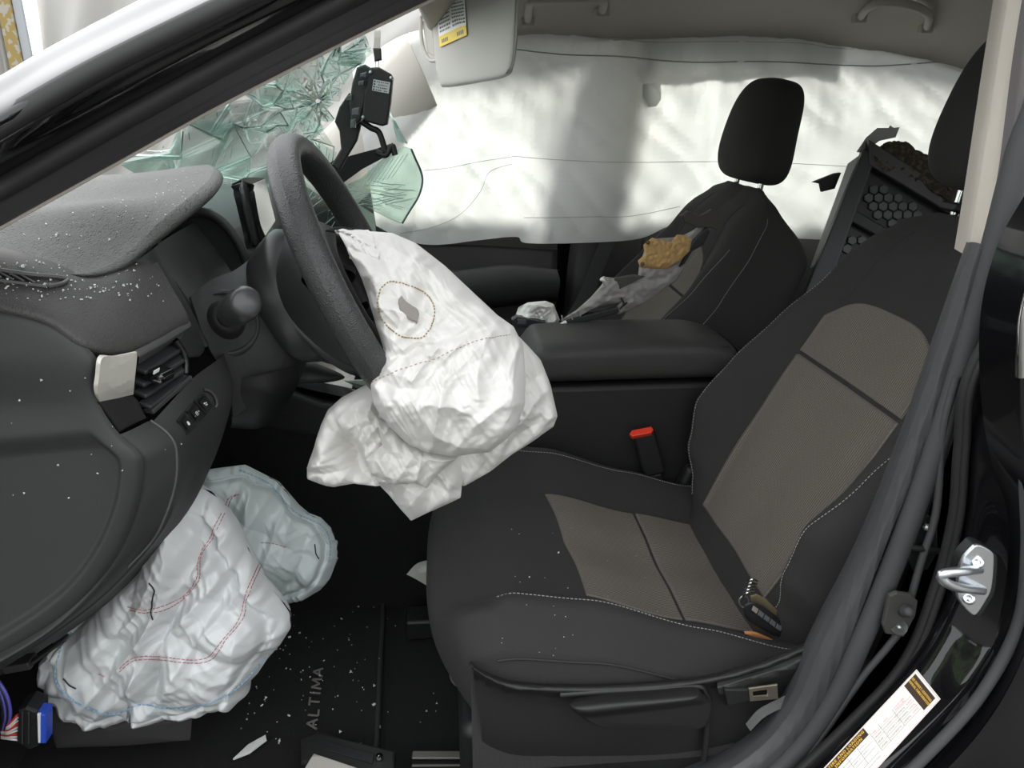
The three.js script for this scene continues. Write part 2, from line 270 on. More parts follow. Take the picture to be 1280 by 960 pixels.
// ------------------------------------------------------------------ body shell
const floorG = setting('floor', 'black carpeted floor pan of the car', 'floor');
mesh('carpet', rbox(2.95, 0.06, 1.44, 0.01).translate(0.5, 0.21, 0), M.carpet, floorG);
mesh('toe_board', plate([V(-0.62, 0.23, 0.7), V(-0.62, 0.23, -0.7), V(-0.95, 0.6, -0.7), V(-0.95, 0.6, 0.7)], 0.03), M.carpet, floorG);
{
  const f = setting('wall_front', 'dark bulkhead ahead of the dashboard', 'bulkhead');
  mesh('panel', rbox(0.04, 0.8, 1.5).translate(-0.97, 0.58, 0), M.plasticBlack, f);
  const b = setting('wall_back', 'dark panel behind the rear seat', 'panel');
  mesh('panel', rbox(0.05, 0.85, 1.44).translate(1.75, 0.6, 0), M.plasticBlack, b);
  const s1 = setting('trim_1', 'black sill under the driver door opening', 'sill');
  mesh('panel', rbox(2.1, 0.2, 0.12, 0.02).translate(-0.1, 0.27, 0.77), M.paint, s1);
  const s2 = setting('trim_2', 'black sill under the passenger doors', 'sill');
  mesh('panel', rbox(2.9, 0.2, 0.12, 0.02).translate(0.3, 0.27, -0.77), M.paint, s2);
}
const ceil = setting('ceiling', 'grey beige fabric headliner of the car roof', 'headliner');
const roofY = (x, z) => 1.385 - 0.085 * Math.pow(Math.abs(z) / 0.6, 2.6) - 0.06 * Math.pow(clamp((x - 0.5) / 1.2, -1, 1), 2) - 0.16 * Math.pow(clamp((x - 0.8) / 0.9), 2) - (x < 0.1 ? 0.25 * (0.1 - x) : 0);
mesh('liner', surf((u, v) => { const x = mix(0.02, 1.75, u), z = mix(-0.61, 0.58, v); return V(x, roofY(x, z), z); }, 40, 40, 0.006), M.liner, ceil);
mesh('roof_skin', surf((u, v) => { const x = mix(0.0, 1.78, u), z = mix(-0.67, 0.64, v); return V(x, roofY(x, z * 0.9) + 0.05, z); }, 30, 30, 0.004), M.paint, ceil);
mesh('side_rail', sheet([[V(-0.02, 1.33, -0.67), V(0.6, 1.385, -0.67), V(1.2, 1.36, -0.67), V(1.8, 1.28, -0.67)], [V(-0.02, 1.26, -0.70), V(0.6, 1.315, -0.70), V(1.2, 1.29, -0.70), V(1.8, 1.2, -0.7)], [V(-0.02, 1.265, -0.61), V(0.6, 1.30, -0.61), V(1.2, 1.275, -0.61), V(1.8, 1.2, -0.61)]], { thick: 0.004 }), M.liner, ceil);
mesh('roof_edge', sheet([[V(0.0, 1.33, 0.64), V(0.6, 1.385, 0.64), V(1.2, 1.36, 0.64), V(1.8, 1.28, 0.64)], [V(0.0, 1.27, 0.68), V(0.6, 1.33, 0.68), V(1.2, 1.30, 0.68), V(1.8, 1.2, 0.68)], [V(0.02, 1.265, 0.58), V(0.6, 1.30, 0.58), V(1.2, 1.275, 0.58), V(1.8, 1.2, 0.58)]], { thick: 0.004 }), M.paint, ceil);
// folding grab handles on the far roof rail
function grab(pxs, label) {
  const h = thing('grab_handle', label, 'handle', 'grab handles on the passenger roof rail');
  const lin = ceil.children.filter((c) => c.name === 'liner'), q = pxs.map(([a, b], i) => { const e = i === 0 || i === pxs.length - 1; return on(lin, a, b - (e ? 2 : 7), e ? 0.004 : 0.014); });
  mesh('grip', tube(q, 0.0085, 60, 10), M.beige2, h);
  for (const k of [0, q.length - 1]) mesh('mount', placed(rbox(0.03, 0.03, 0.02, 0.005), q[k].clone().add(V(0, 0.002, -0.004))), M.beige2, h);
}
M.beige2 = S({ color: L3(0.46, 0.44, 0.40), roughness: 0.6 });
function sweep(pts, w, h, n = 40) {                                          // flat strap-like bar along a smooth path
  return surf((u, v) => { const p = curveAt(pts, u), q = curveAt(pts, Math.min(1, u + 0.01)), o = curveAt(pts, Math.max(0, u - 0.01)); const d = q.sub(o).normalize(), s = V(0, 0, 1).addScaledVector(d, -d.z).normalize(), t = s.clone().cross(d); const a = v * 6.2832, c = Math.cos(a), e = Math.sin(a); const r = (x) => Math.sign(x) * Math.pow(Math.abs(x), 0.6); return p.addScaledVector(s, r(c) * h / 2).addScaledVector(t, r(e) * w / 2); }, n, 16);
}
grab([[660, 25, -0.46], [661, 8, -0.42], [668, -2, -0.38], [712, -4, -0.37], [742, -4, -0.38], [754, 0, -0.42], [753, 13, -0.46]], 'beige grab handle above the sun visor side of the passenger window');
grab([[1076, 21, -0.47], [1086, 8, -0.43], [1104, 1, -0.39], [1128, 2, -0.38], [1150, 8, -0.39], [1163, 18, -0.43], [1159, 34, -0.47]], 'beige grab handle above the rear end of the curtain airbag');

// windscreen pillar on the driver's side
{
  const a = setting('trim_3', 'glossy black windscreen pillar with grey inner trim on the driver side', 'pillar');
  const line = (pts, z0, z1) => { const q = pts.map(([x, y], i) => Z(x, y, mix(z0, z1, i / (pts.length - 1)))), n = q.length - 1; return [q[0].clone().add(V(-0.30, -0.16, 0.03)), ...q, q[n].clone().add(q[n].clone().sub(q[n - 1]).multiplyScalar(0.5)).add(V(0.01, -0.012, 0))]; };
  const la = line([[-120, 162], [0, 95], [60, 60], [175, 0], [320, -72]], 0.70, 0.55), lb = line([[-120, 216], [0, 147], [105, 84], [290, -6], [440, -82]], 0.79, 0.62);
  const la2 = line([[-120, 188], [0, 119], [82, 70], [232, -4], [380, -78]], 0.755, 0.595);
  const lc = line([[-120, 235], [0, 167], [150, 86], [320, 0], [470, -76]], 0.772, 0.605), ld = line([[-120, 273], [0, 205], [160, 117], [320, 33], [500, -58]], 0.745, 0.58);
  const le = line([[-120, 308], [10, 239], [160, 153], [320, 65], [540, -45]], 0.715, 0.55), lf = line([[-120, 330], [0, 265], [150, 182], [320, 88], [560, -32]], 0.705, 0.535), lg = line([[-120, 352], [0, 283], [150, 200], [320, 107], [580, -20]], 0.675, 0.51);
  const lcIn = lc.map((p) => p.clone().add(V(0, -0.004, -0.02))), leIn = le.map((p) => p.clone().add(V(0.0, 0.004, -0.03)));
  mesh('outer_skin', sheet([la.map((p) => p.clone().add(V(-0.02, -0.03, -0.05))), la, la2, lb, lb.map((p) => p.clone().add(V(0, -0.012, -0.012)))], { nu: 40, nv: 40 }), M.paint, a);
  mesh('weatherstrip', [tube(lb.map((p, i) => p.clone().lerp(lc[i], 0.45)), 0.0085, 60, 10), tube(lc, 0.006, 60, 8)], M.rubberBlack, a);
  mesh('door_jamb', sheet([lb.map((p) => p.clone().add(V(0, 0, -0.02))), lcIn, ld, le.map((p) => p.clone().add(V(0, 0.006, -0.006))), leIn], { nu: 32, nv: 40 }), M.paint, a);
  mesh('flange_seal', tube(ld.map((p, i) => p.clone().lerp(le[i], 0.75)), 0.010, 60, 10), M.rubberBlack, a);
  mesh('inner_trim', sheet([leIn, le, lf, lf.map((p, i) => p.clone().lerp(lg[i], 0.12).add(V(0, -0.002, -0.005))), lf.map((p, i) => p.clone().lerp(lg[i], 0.3)), lg, lg.map((p) => p.clone().add(V(-0.01, 0.012, -0.03)))], { nu: 60, nv: 40 }), S({ color: L3(0.075, 0.07, 0.073), roughness: 0.6 }), a);
  mesh('light_lip', tube(lg.map((p) => p.clone().add(V(0, -0.0005, -0.004))), 0.0022, 60, 6), M.beige, a);
}

{
  const h = setting('trim_7', 'black hinge pillar and cowl ahead of the driver door opening', 'pillar');
  mesh('hinge_panel', rbox(0.5, 0.74, 0.12, 0.02).translate(-0.86, 0.57, 0.74), M.paint, h);
  mesh('cowl', rbox(0.14, 0.05, 1.46, 0.015).translate(-1.02, 0.95, 0), M.plasticBlack, h);
}
// centre pillar and rear door on the driver's side
const bp = setting('trim_4', 'dark trimmed centre pillar with glossy black door jamb beside the driver seat', 'pillar');
{
  const ln = (pts, z) => pts.map(([x, y], i) => Z(x, y, Array.isArray(z) ? z[i] : z));
  // light upper cover
  mesh('upper_cover', sheet([ln([[1296, -210], [1254, 40], [1238, 140], [1224, 230], [1209, 318]], 0.64).map((p) => p.clone().add(V(0.01, 0, -0.03))), ln([[1296, -210], [1254, 40], [1238, 140], [1224, 230], [1211, 318]], 0.655), ln([[1318, -210], [1275, 40], [1262, 140], [1249, 230], [1228, 318]], 0.675)], { thick: 0.003 }), M.beige, bp);
  mesh('upper_edge', sheet([ln([[1317, -210], [1274, 40], [1260, 140], [1247, 230], [1227, 316]], 0.68), ln([[1334, -210], [1290, 40], [1277, 140], [1266, 230], [1240, 316]], 0.69), ln([[1352, -210], [1308, 40], [1296, 140], [1285, 230], [1262, 316]], 0.68)], { thick: 0.003 }), S({ color: L3(0.12, 0.108, 0.11), roughness: 0.6 }), bp);
  // dark lower cover
  const l0 = [[1211, 303], [1166, 432], [1121, 560], [1068, 690], [1012, 800], [975, 880], [918, 938], [820, 985]], l1 = [[1219, 303], [1178, 432], [1134, 560], [1086, 690], [1032, 806], [994, 890], [938, 950], [840, 1005]], l2 = [[1232, 306], [1196, 432], [1151, 562], [1101, 690], [1052, 815], [1008, 908], [956, 968], [860, 1030]];
  mesh('lower_cover', sheet([ln(l0, 0.64).map((p) => p.clone().add(V(0.03, 0, -0.04))), ln(l0, 0.655), ln(l1, 0.683), ln(l2, 0.69), ln(l2, 0.69).map((p) => p.clone().add(V(0.01, 0, -0.015)))], { nu: 40, nv: 64, thick: 0.002 }), S({ color: L3(0.058, 0.058, 0.062), roughness: 0.48, bumpMap: fineTex, bumpScale: 0.0001 }), bp);
  // round door seal
  const w = [[1296, 120], [1268, 215], [1243, 310], [1210, 425], [1168, 560], [1122, 690], [1076, 800], [1038, 880], [985, 950], [890, 1030]];
  mesh('door_seal', tube(ln(w, 0.692), 0.0115, 90, 14), M.rubber, bp);
  // pinch flange of the jamb
  const i0 = [[1300, 240], [1262, 330], [1228, 430], [1188, 560], [1143, 690], [1100, 800], [1060, 880], [1008, 955], [920, 1030]];
  const i1 = [[1318, 250], [1282, 340], [1212, 470], [1200, 560], [1192, 650], [1168, 740], [1130, 830], [1062, 905], [960, 1000]];
  const o0 = [[1330, 250], [1300, 345], [1240, 470], [1222, 560], [1216, 650], [1196, 740], [1146, 826], [1075, 905], [975, 1000]];
  const o1 = [[1340, 300], [1312, 400], [1272, 500], [1266, 600], [1272, 690], [1256, 774], [1208, 852], [1140, 924], [1040, 1014]];
  const o2 = [[1350, 300], [1322, 400], [1284, 500], [1282, 600], [1284, 690], [1272, 782], [1226, 868], [1158, 944], [1060, 1036]];
  mesh('jamb_recess', sheet([ln(i0, 0.66), ln(i0, 0.64).map((p, i) => p.lerp(Z(i1[i][0], i1[i][1], 0.64), 0.4)), ln(i1, 0.69)], { nu: 24, nv: 64, thick: 0.002 }), M.paint, bp);
  mesh('jamb_flange', [tube(ln(i1, 0.718), 0.006, 80, 8), tube(ln(i1.map(([x, y]) => [x + 7, y + 2]), 0.724), 0.004, 80, 8)], M.rubberBlack, bp);
  mesh('jamb_face', sheet([ln(i1, 0.70), ln(o0, 0.735), ln(o1, 0.775), ln(o2, 0.79), ln(o2.map(([x, y]) => [x + 3, y + 3]), 0.76)], { nu: 60, nv: 120 }), M.paint, bp);
  mesh('outer_seal', tube(ln(o2, 0.797), 0.0055, 90, 10), M.rubber, bp);
  mesh('inner_seal', tube(ln([[1196, 470], [1178, 540], [1170, 640], [1152, 700], [1128, 780], [1110, 808], [1075, 850], [1030, 915], [985, 975]], 0.70), 0.004, 60, 8), M.rubber, bp);
  // inner latch bracket behind the flange
  const br = mesh('inner_bracket', plate([Z(1143, 655, 0.69), Z(1160, 643, 0.69), Z(1172, 655, 0.69), Z(1172, 690, 0.69), Z(1160, 712, 0.69), Z(1143, 716, 0.69), Z(1136, 700, 0.69)], 0.004), S({ color: L3(0.03, 0.04, 0.036), roughness: 0.35, metalness: 0.5 }), bp);
  mesh('bracket_pin', rod(Z(1138, 684, 0.70), Z(1188, 691, 0.70), 0.0035), M.plasticBlack, bp);
  mesh('bracket_bolt', rod(Z(1158, 659, 0.692), Z(1158, 659, 0.698), 0.004, 6), M.steel, bp);
  // rubber buffer with two pins
  mesh('rubber_buffer', plate([Z(1112, 745, 0.715), Z(1122, 741, 0.715), Z(1140, 744, 0.715), Z(1148, 752, 0.715), Z(1145, 770, 0.715), Z(1130, 797, 0.715), Z(1108, 793, 0.715), Z(1104, 782, 0.715)], 0.006, { bevel: 0.0018 }), S({ color: L3(0.05, 0.05, 0.047), roughness: 0.6 }), bp);
  mesh('buffer_pin', lathe([[0, 0], [0.0075, 0], [0.0065, 0.5], [0.0045, 0.6], [0.0045, 1], [0, 1]], Z(1131, 763, 0.715), Z(1137, 765, 0.728)), M.rubber, bp);
  mesh('buffer_bolt', lathe([[0, 0], [0.008, 0], [0.008, 0.3], [0.0035, 0.35], [0.003, 1], [0, 1]], Z(1124, 784, 0.715), Z(1124, 784, 0.722)), M.steel, bp);
  // striker
  const st = new THREE.Group(); st.name = 'striker'; bp.add(st); st.userData.label = 'bright zinc striker plate with two screws';
  const sp = [[1219, 683], [1226, 682], [1240, 690], [1243, 700], [1240, 735], [1232, 752], [1221, 768], [1213, 767], [1200, 752], [1197, 740], [1199, 715], [1205, 698]];
  mesh('striker_plate', plate(sp.map(([x, y]) => Z(x, y, 0.80)), 0.004, { bevel: 0.001, smooth: 60 }), M.zinc, st);
  mesh('striker_backing', plate(sp.map(([x, y]) => Z(x + 5, y + 3, 0.795)), 0.02, { bevel: 0.002, smooth: 60 }), M.plasticBlack, st);
  mesh('striker_loop', tube([Z(1224, 712, 0.80), Z(1205, 714, 0.815), Z(1184, 716, 0.822), Z(1176, 720, 0.822), Z(1182, 728, 0.822), Z(1200, 735, 0.815), Z(1228, 738, 0.80)], 0.0042, 50, 12), M.zinc, st);
  for (const [x, y] of [[1222, 703], [1211, 748]]) { mesh('screw', lathe([[0, 0], [0.0058, 0], [0.0052, 0.7], [0.003, 1], [0.0025, 0.6], [0, 0.6]], Z(x, y, 0.80), Z(x, y, 0.8035), 20), M.zinc, st); }
  console.log('pillar');
}
{
  const d = setting('door_2', 'black rear door on the driver side', 'door');
  const ed = [[1350, 250], [1306, 330], [1282, 430], [1284, 560], [1304, 690], [1290, 800], [1246, 892], [1178, 972], [1090, 1050]];
  const A = ed.map(([x, y]) => Z(x, y, 0.815));
  mesh('door_skin', sheet([A.map((p) => p.clone().add(V(0.004, 0, -0.06))), A.map((p) => p.clone().add(V(0, 0, -0.008))), A, A.map((p) => p.clone().add(V(0.03, 0, 0.005))), A.map((p) => p.clone().add(V(0.10, 0, 0.010))), A.map((p) => p.clone().add(V(0.22, 0, 0.014))), A.map((p) => p.clone().add(V(0.5, 0, 0.02))), A.map((p) => p.clone().add(V(0.9, 0, 0.02)))], { nu: 48, nv: 90 }), M.paint, d);
  mesh('window_trim', tube([Z(1298, 330, 0.82), Z(1281, 390, 0.822), Z(1277, 440, 0.822), Z(1276, 470, 0.82)], 0.004, 30, 8), M.chrome, d);
}
// tyre placard on the jamb
{
  const tire = printed(1024, 400, (x, w, h) => {
    x.fillStyle = '#e9e3df'; x.fillRect(0, 0, w, h); x.strokeStyle = '#c98f8f'; x.lineWidth = 3; x.strokeRect(8, 8, w - 16, h - 16);
    x.fillStyle = '#3a2b22'; x.fillRect(60, 14, 400, 92); x.fillStyle = '#e2b43a'; x.font = 'bold 40px sans-serif'; x.textAlign = 'center'; x.fillText('TIRE AND LOADING', 262, 54); x.fillText('INFORMATION', 262, 94);
    x.save(); x.fillStyle = '#3a2b22'; x.fillRect(880, 24, 118, 330); x.fillStyle = '#e2b43a'; x.translate(938, 190); x.rotate(Math.PI / 2); x.font = 'bold 25px sans-serif'; x.fillText('SEE OWNER\'S', -82, -14); x.fillText('MANUAL FOR', -82, 14); x.fillText('ADDITIONAL', 82, -14); x.fillText('INFORMATION', 82, 14); x.restore();
    x.fillStyle = '#2c2c2c'; x.beginPath(); x.arc(40, 190, 46, 0, 7); x.fill(); x.fillStyle = '#bdb7b0'; x.beginPath(); x.arc(40, 190, 24, 0, 7); x.fill();
    x.strokeStyle = '#8c8784'; x.lineWidth = 3; for (const yy of [150, 205, 260, 315]) { x.beginPath(); x.moveTo(470, yy); x.lineTo(870, yy); x.stroke(); } for (const xx of [470, 560, 705]) { x.beginPath(); x.moveTo(xx, 100); x.lineTo(xx, 315); x.stroke(); }
    x.textAlign = 'left'; x.fillStyle = '#555'; x.font = '22px sans-serif';
    ['FRONT', 'REAR', 'SPARE'].forEach((t, i) => { x.fillText(t, 478, 188 + 55 * i); x.fillText(['215/55R17 94V', '215/55R17 94V', 'T135/90D16'][i], 566, 188 + 55 * i); x.fillText('230kPa,', 712, 188 + 55 * i); x.fillStyle = '#c65b62'; x.fillText('33PSI', 805, 188 + 55 * i); x.fillStyle = '#555'; });
    x.fillStyle = '#c65b62'; x.fillText('SIZE', 600, 136); x.fillText('COLD TIRE', 720, 118); x.fillText('PRESSURE', 720, 142); x.fillText('TIRE', 478, 136);
    x.strokeStyle = '#8c8784'; for (const yy of [180, 240, 300]) { x.beginPath(); x.moveTo(110, yy); x.lineTo(450, yy); x.stroke(); } for (const xx of [230, 330]) { x.beginPath(); x.moveTo(xx, 112); x.lineTo(xx, 300); x.stroke(); }
    x.fillStyle = '#777'; x.font = '17px sans-serif'; x.fillText('SEATING CAPACITY', 112, 152); x.fillText('TOTAL 5', 340, 152); x.fillText('FRONT 2', 236, 212); x.fillText('REAR 3', 340, 212); x.fillText('The combined weight of occupants and cargo', 90, 340); x.fillText('should never exceed', 90, 366);
  });
  sticker('tyre_placard', Z(1022, 963, 0.79), Z(1143, 834, 0.775), Z(1173, 871, 0.785), Z(1052, 1004, 0.80), tire, bp, 0.004).userData.label = 'white tyre placard with yellow and brown headings';
}
// passenger door with arm rest, far centre pillar, rear door
{
  const d = setting('door_1', 'black passenger door with a padded arm rest below the curtain airbag', 'door');
  mesh('door_panel', rbox(1.25, 0.66, 0.08, 0.02).translate(-0.32, 0.60, -0.745), M.plastic, d);
  mesh('upper_roll', sheet([[V(-0.7, 0.945, -0.76), V(0, 0.945, -0.76), V(0.31, 0.945, -0.76)], [V(-0.7, 0.95, -0.72), V(0, 0.95, -0.72), V(0.31, 0.95, -0.72)], [V(-0.7, 0.91, -0.685), V(0, 0.91, -0.685), V(0.31, 0.91, -0.685)], [V(-0.7, 0.82, -0.70), V(0, 0.80, -0.70), V(0.30, 0.78, -0.70)]], { thick: 0.01 }), M.plastic, d);
  const q = (x, y, z) => Z(x, y, z);
  mesh('arm_rest', sheet([[q(520, 345, -0.70), q(580, 340, -0.70), q(640, 333, -0.70), q(700, 338, -0.70)], [q(520, 345, -0.64), q(580, 338, -0.64), q(640, 332, -0.64), q(697, 338, -0.64)], [q(520, 365, -0.62), q(580, 360, -0.62), q(640, 352, -0.62), q(700, 352, -0.62)], [q(520, 388, -0.64), q(580, 383, -0.64), q(640, 376, -0.64), q(698, 370, -0.64)], [q(520, 398, -0.70), q(580, 390, -0.70), q(640, 382, -0.70), q(698, 376, -0.70)]], { nu: 40, nv: 30 }), M.plastic, d);
  mesh('map_pocket', sheet([[q(520, 405, -0.69), q(600, 400, -0.69), q(698, 396, -0.69)], [q(520, 430, -0.66), q(600, 425, -0.66), q(698, 420, -0.66)], [q(520, 480, -0.68), q(600, 475, -0.68), q(698, 470, -0.68)]], { thick: 0.004 }), M.plastic, d);
  mesh('window_glass', plate([V(-0.62, 0.94, -0.75), V(0.32, 0.94, -0.75), V(0.42, 1.28, -0.70), V(0.05, 1.27, -0.70)], 0.004, { bevel: 0 }), M.glass, d);
  mesh('outer_panel', rbox(0.6, 0.76, 0.02).translate(0.35, 0.57, -0.80), M.paint, d);
  const b = setting('trim_5', 'dark centre pillar cover beyond the passenger seat', 'pillar');
  mesh('lower_cover', sheet([0.31, 0.34, 0.47, 0.51].map((x, k) => [[0.3, 0], [0.7, 0.02], [0.95, 0.05]].map(([y, dx]) => V(x + dx, y, (k % 3 ? -0.67 : -0.715)))), { thick: 0.004 }), M.plastic, b);
  mesh('upper_cover', plate([V(0.36, 0.95, -0.69), V(0.55, 0.95, -0.69), V(0.58, 1.30, -0.66), V(0.44, 1.30, -0.66)], 0.03), M.beige, b);
  const r = setting('door_3', 'black rear door beyond the passenger seat', 'door');
  mesh('door_panel', rbox(1.25, 0.66, 0.08, 0.02).translate(1.15, 0.60, -0.745), M.plastic, r);
  mesh('window_glass', plate([V(0.56, 0.94, -0.75), V(1.5, 0.96, -0.75), V(1.42, 1.24, -0.70), V(0.60, 1.28, -0.70)], 0.004, { bevel: 0 }), M.glass, r);
  mesh('quarter_panel', plate([V(1.5, 0.9, -0.74), V(1.8, 0.9, -0.74), V(1.8, 1.2, -0.7), V(1.42, 1.25, -0.69)], 0.03), M.liner, r);
  const w = setting('trim_6', 'pale windscreen pillar cover beside the hanging glass', 'pillar');
  const A = [Z(512, 52, -0.56), Z(470, 100, -0.60), Z(430, 150, -0.63), Z(360, 215, -0.66)], B = [Z(545, 128, -0.58), Z(520, 160, -0.61), Z(490, 200, -0.64), Z(430, 262, -0.67)], C = [Z(540, 40, -0.50), Z(530, 30, -0.5), Z(520, 20, -0.5), Z(510, 10, -0.5)];
  mesh('cover', sheet([A.map((p) => p.clone().add(V(0, 0.02, -0.04))), A, A.map((p, i) => p.clone().lerp(B[i], 0.5).add(V(0, 0, 0.02))), B, B.map((p) => p.clone().add(V(0, -0.02, -0.05)))], { thick: 0.003 }), M.beige3 = S({ color: L3(0.58, 0.55, 0.50), roughness: 0.7 }), w);
  mesh('header', sheet([[V(-0.02, 1.33, 0.5), V(-0.05, 1.355, 0), V(-0.02, 1.31, -0.55)], [V(0.0, 1.30, 0.5), V(-0.03, 1.325, 0), V(0, 1.285, -0.56)], [V(0.06, 1.33, 0.5), V(0.03, 1.37, 0), V(0.06, 1.315, -0.55)]], { thick: 0.004 }), M.liner, w);
}
console.log('structure');

// ------------------------------------------------------------------ dashboard
const dash = thing('dashboard', 'black moulded dashboard with a hooded instrument binnacle, sprinkled with glass crumbs', 'dashboard');
const ln = (pts, z) => pts.map((p, i) => Z(p[0], p[1], Array.isArray(z) ? z[i] : z));
{
  // end cap that faces the open door
  const cap = [[-160, 372], [-60, 380], [0, 388], [40, 396], [75, 410], [104, 430], [121, 450], [119, 478], [124, 503], [136, 525], [152, 545], [172, 563], [179, 578], [177, 610], [168, 645], [150, 688], [118, 735], [75, 775], [0, 824], [-80, 868], [-160, 905], [-240, 640]];
  const inner = (px, py, r) => -0.010 * sstep(0.90, 0.84, r) * sstep(545, 575, py + 0.10 * px) + 0.012 * sstep(0.97, 0.55, r) * sstep(520, 380, py) - 0.004 * sstep(440, 510, py) * sstep(560, 500, py);
  mesh('end_cap', pillow({ outline: cap, z: 0.685, front: 0.010, back: 0.006, pow: 18, wr: inner, seg: 220, rings: 70, center: [-20, 600] }), M.plastic, dash);
  // cover of the dashboard's outer end
  const up = [[-160, 285], [-60, 306], [0, 317], [60, 332], [110, 347], [150, 340], [190, 316]], mid = [[-160, 325], [-60, 342], [0, 352], [60, 364], [118, 386], [168, 384], [214, 358]], lo = [[-160, 366], [-60, 376], [0, 386], [60, 402], [112, 434], [172, 437], [236, 401]];
  const top = mesh('end_cover', sheet([ln(up, [0.60, 0.60, 0.60, 0.59, 0.58, 0.56, 0.50]).map((p) => p.add(V(-0.01, 0, -0.03))), ln(up, [0.62, 0.62, 0.62, 0.61, 0.60, 0.58, 0.52]), ln(mid, [0.665, 0.665, 0.66, 0.655, 0.645, 0.61, 0.54]), ln(lo, [0.69, 0.69, 0.69, 0.69, 0.685, 0.635, 0.55]), ln(lo, [0.66, 0.66, 0.66, 0.66, 0.655, 0.61, 0.53]).map((p) => p.add(V(-0.02, -0.01, 0)))], { nu: 50, nv: 60 }), S({ color: L3(0.048, 0.048, 0.046), roughness: 0.62, bumpMap: grainTex, bumpScale: 0.0004 }), dash);
  // slatted side demister
  const dv = new THREE.Group(); dv.name = 'side_demister'; dash.add(dv);
  const w = (x, y, l = 0.002) => on(top, x, y, l) ?? Z(x, y, 0.66);
  mesh('rim', [tube([w(-40, 333), w(0, 340), w(40, 346), w(74, 349), w(83, 352), w(76, 357), w(58, 361)], 0.0022, 40, 6), tube([w(58, 361), w(20, 356), w(-40, 348)], 0.0016, 30, 6)], M.greyDark = S({ color: L3(0.07, 0.07, 0.069), roughness: 0.45 }), dv);
  mesh('well', plate([w(-40, 336, 0.0012), w(2, 342, 0.0012), w(50, 349, 0.0012), w(58, 357, 0.0012), w(16, 354, 0.0012), w(-40, 346, 0.0012)], 0.001, { bevel: 0 }), M.plasticBlack, dv);
  for (const k of [-24, -10, 4, 18, 32]) mesh('slat', boxBetween(w(k - 8, 340 + k * 0.14, 0.002), w(k + 12, 351 + k * 0.16, 0.002), 0.002, 0.0015), M.greyDark, dv);
  // lower facia that runs down beside the cap
  const c0 = [[149, 543], [176, 568], [180, 590], [172, 640], [140, 708], [80, 775], [0, 828], [-120, 888]], c1 = [[187, 526], [212, 545], [221, 566], [218, 612], [196, 668], [118, 752], [0, 833], [-120, 892]], c2 = [[240, 474], [250, 510], [250, 545], [238, 600], [208, 660], [128, 750], [0, 838], [-120, 896]], c3 = [[278, 440], [290, 482], [284, 520], [262, 580], [225, 648], [138, 748], [0, 843], [-120, 899]];
  const zz = (z) => [z, z, z, z + 0.005, z + 0.012, z + 0.02, z + 0.03, z + 0.04];
  const fac = mesh('lower_facia', sheet([ln(c0, zz(0.665)).map((p) => p.add(V(-0.02, 0, -0.01))), ln(c0, zz(0.672)), ln(c1, zz(0.64)), ln(c1.map(([x, y]) => [x + 4, y + 1]), zz(0.628)), ln(c2, zz(0.56)), ln(c3, zz(0.47)), ln(c3, zz(0.44)).map((p) => p.add(V(-0.08, -0.01, 0)))], { nu: 60, nv: 70 }), M.plastic, dash);
  mesh('facia_bead', tube(across(fac, [[188, 526], [211, 544], [220, 566], [217, 612], [195, 668], [160, 708]], 30, 0.0005), 0.0014, 50, 6), M.greyDark, dash);
  // three push buttons
  const bs = new THREE.Group(); bs.name = 'button_panel'; dash.add(bs);
  const s = (x, y, l = 0.002) => on(fac, x, y, l);
  const tl = [219, 527], tr = [251, 489], brr = [266, 507], bl = [233, 545];
  const at4 = (u, v) => [mix(mix(tl[0], tr[0], u), mix(bl[0], brr[0], u), v), mix(mix(tl[1], tr[1], u), mix(bl[1], brr[1], u), v)];
  for (let k = 0; k < 3; k++) {
    const q = [at4(k / 3 + 0.012, 0.02), at4((k + 1) / 3 - 0.012, 0.02), at4((k + 1) / 3 - 0.012, 0.98), at4(k / 3 + 0.012, 0.98)].map(([x, y]) => s(x, y, 0.0015));
    const b = mesh('push_button', plate(q, 0.003, { bevel: 0.0006, raise: 0.0008 }), M.plasticBlack, bs);
    const icon = printed(96, 96, (x) => {
      x.fillStyle = '#18191a'; x.fillRect(0, 0, 96, 96); x.translate(48, 48); x.strokeStyle = x.fillStyle = '#e8e8e8'; x.lineWidth = 5;
      if (k === 0) { x.beginPath(); x.arc(0, 6, 14, 0, 7); x.fill(); x.fillRect(-10, -16, 20, 10); }
      if (k === 1) { x.font = 'bold 34px sans-serif'; x.fillText('-', -40, 14); x.fillText('+', 22, 10); x.strokeRect(-12, -14, 22, 26); x.beginPath(); x.moveTo(-8, 0); x.lineTo(8, -6); x.stroke(); }
      if (k === 2) { x.fillRect(-20, -16, 16, 12); x.fillRect(2, -6, 18, 8); x.fillRect(-8, 8, 22, 10); x.beginPath(); x.moveTo(-16, 10); x.lineTo(0, -10); x.stroke(); }
    });
    const c = [at4(k / 3 + 0.06, 0.2), at4((k + 1) / 3 - 0.06, 0.2), at4((k + 1) / 3 - 0.06, 0.8), at4(k / 3 + 0.06, 0.8)].map(([x, y]) => s(x, y, 0.003));
    sticker('symbol', c[0], c[1], c[2], c[3], icon, bs, 0.0006);
  }
  mesh('panel_rim', tube([s(252, 487), s(260, 489), s(267, 496), s(269, 505), s(267, 509)], 0.0016, 20, 6), M.greyDark, bs);
  // outer air vent
  const v = new THREE.Group(); v.name = 'air_vent'; dash.add(v);
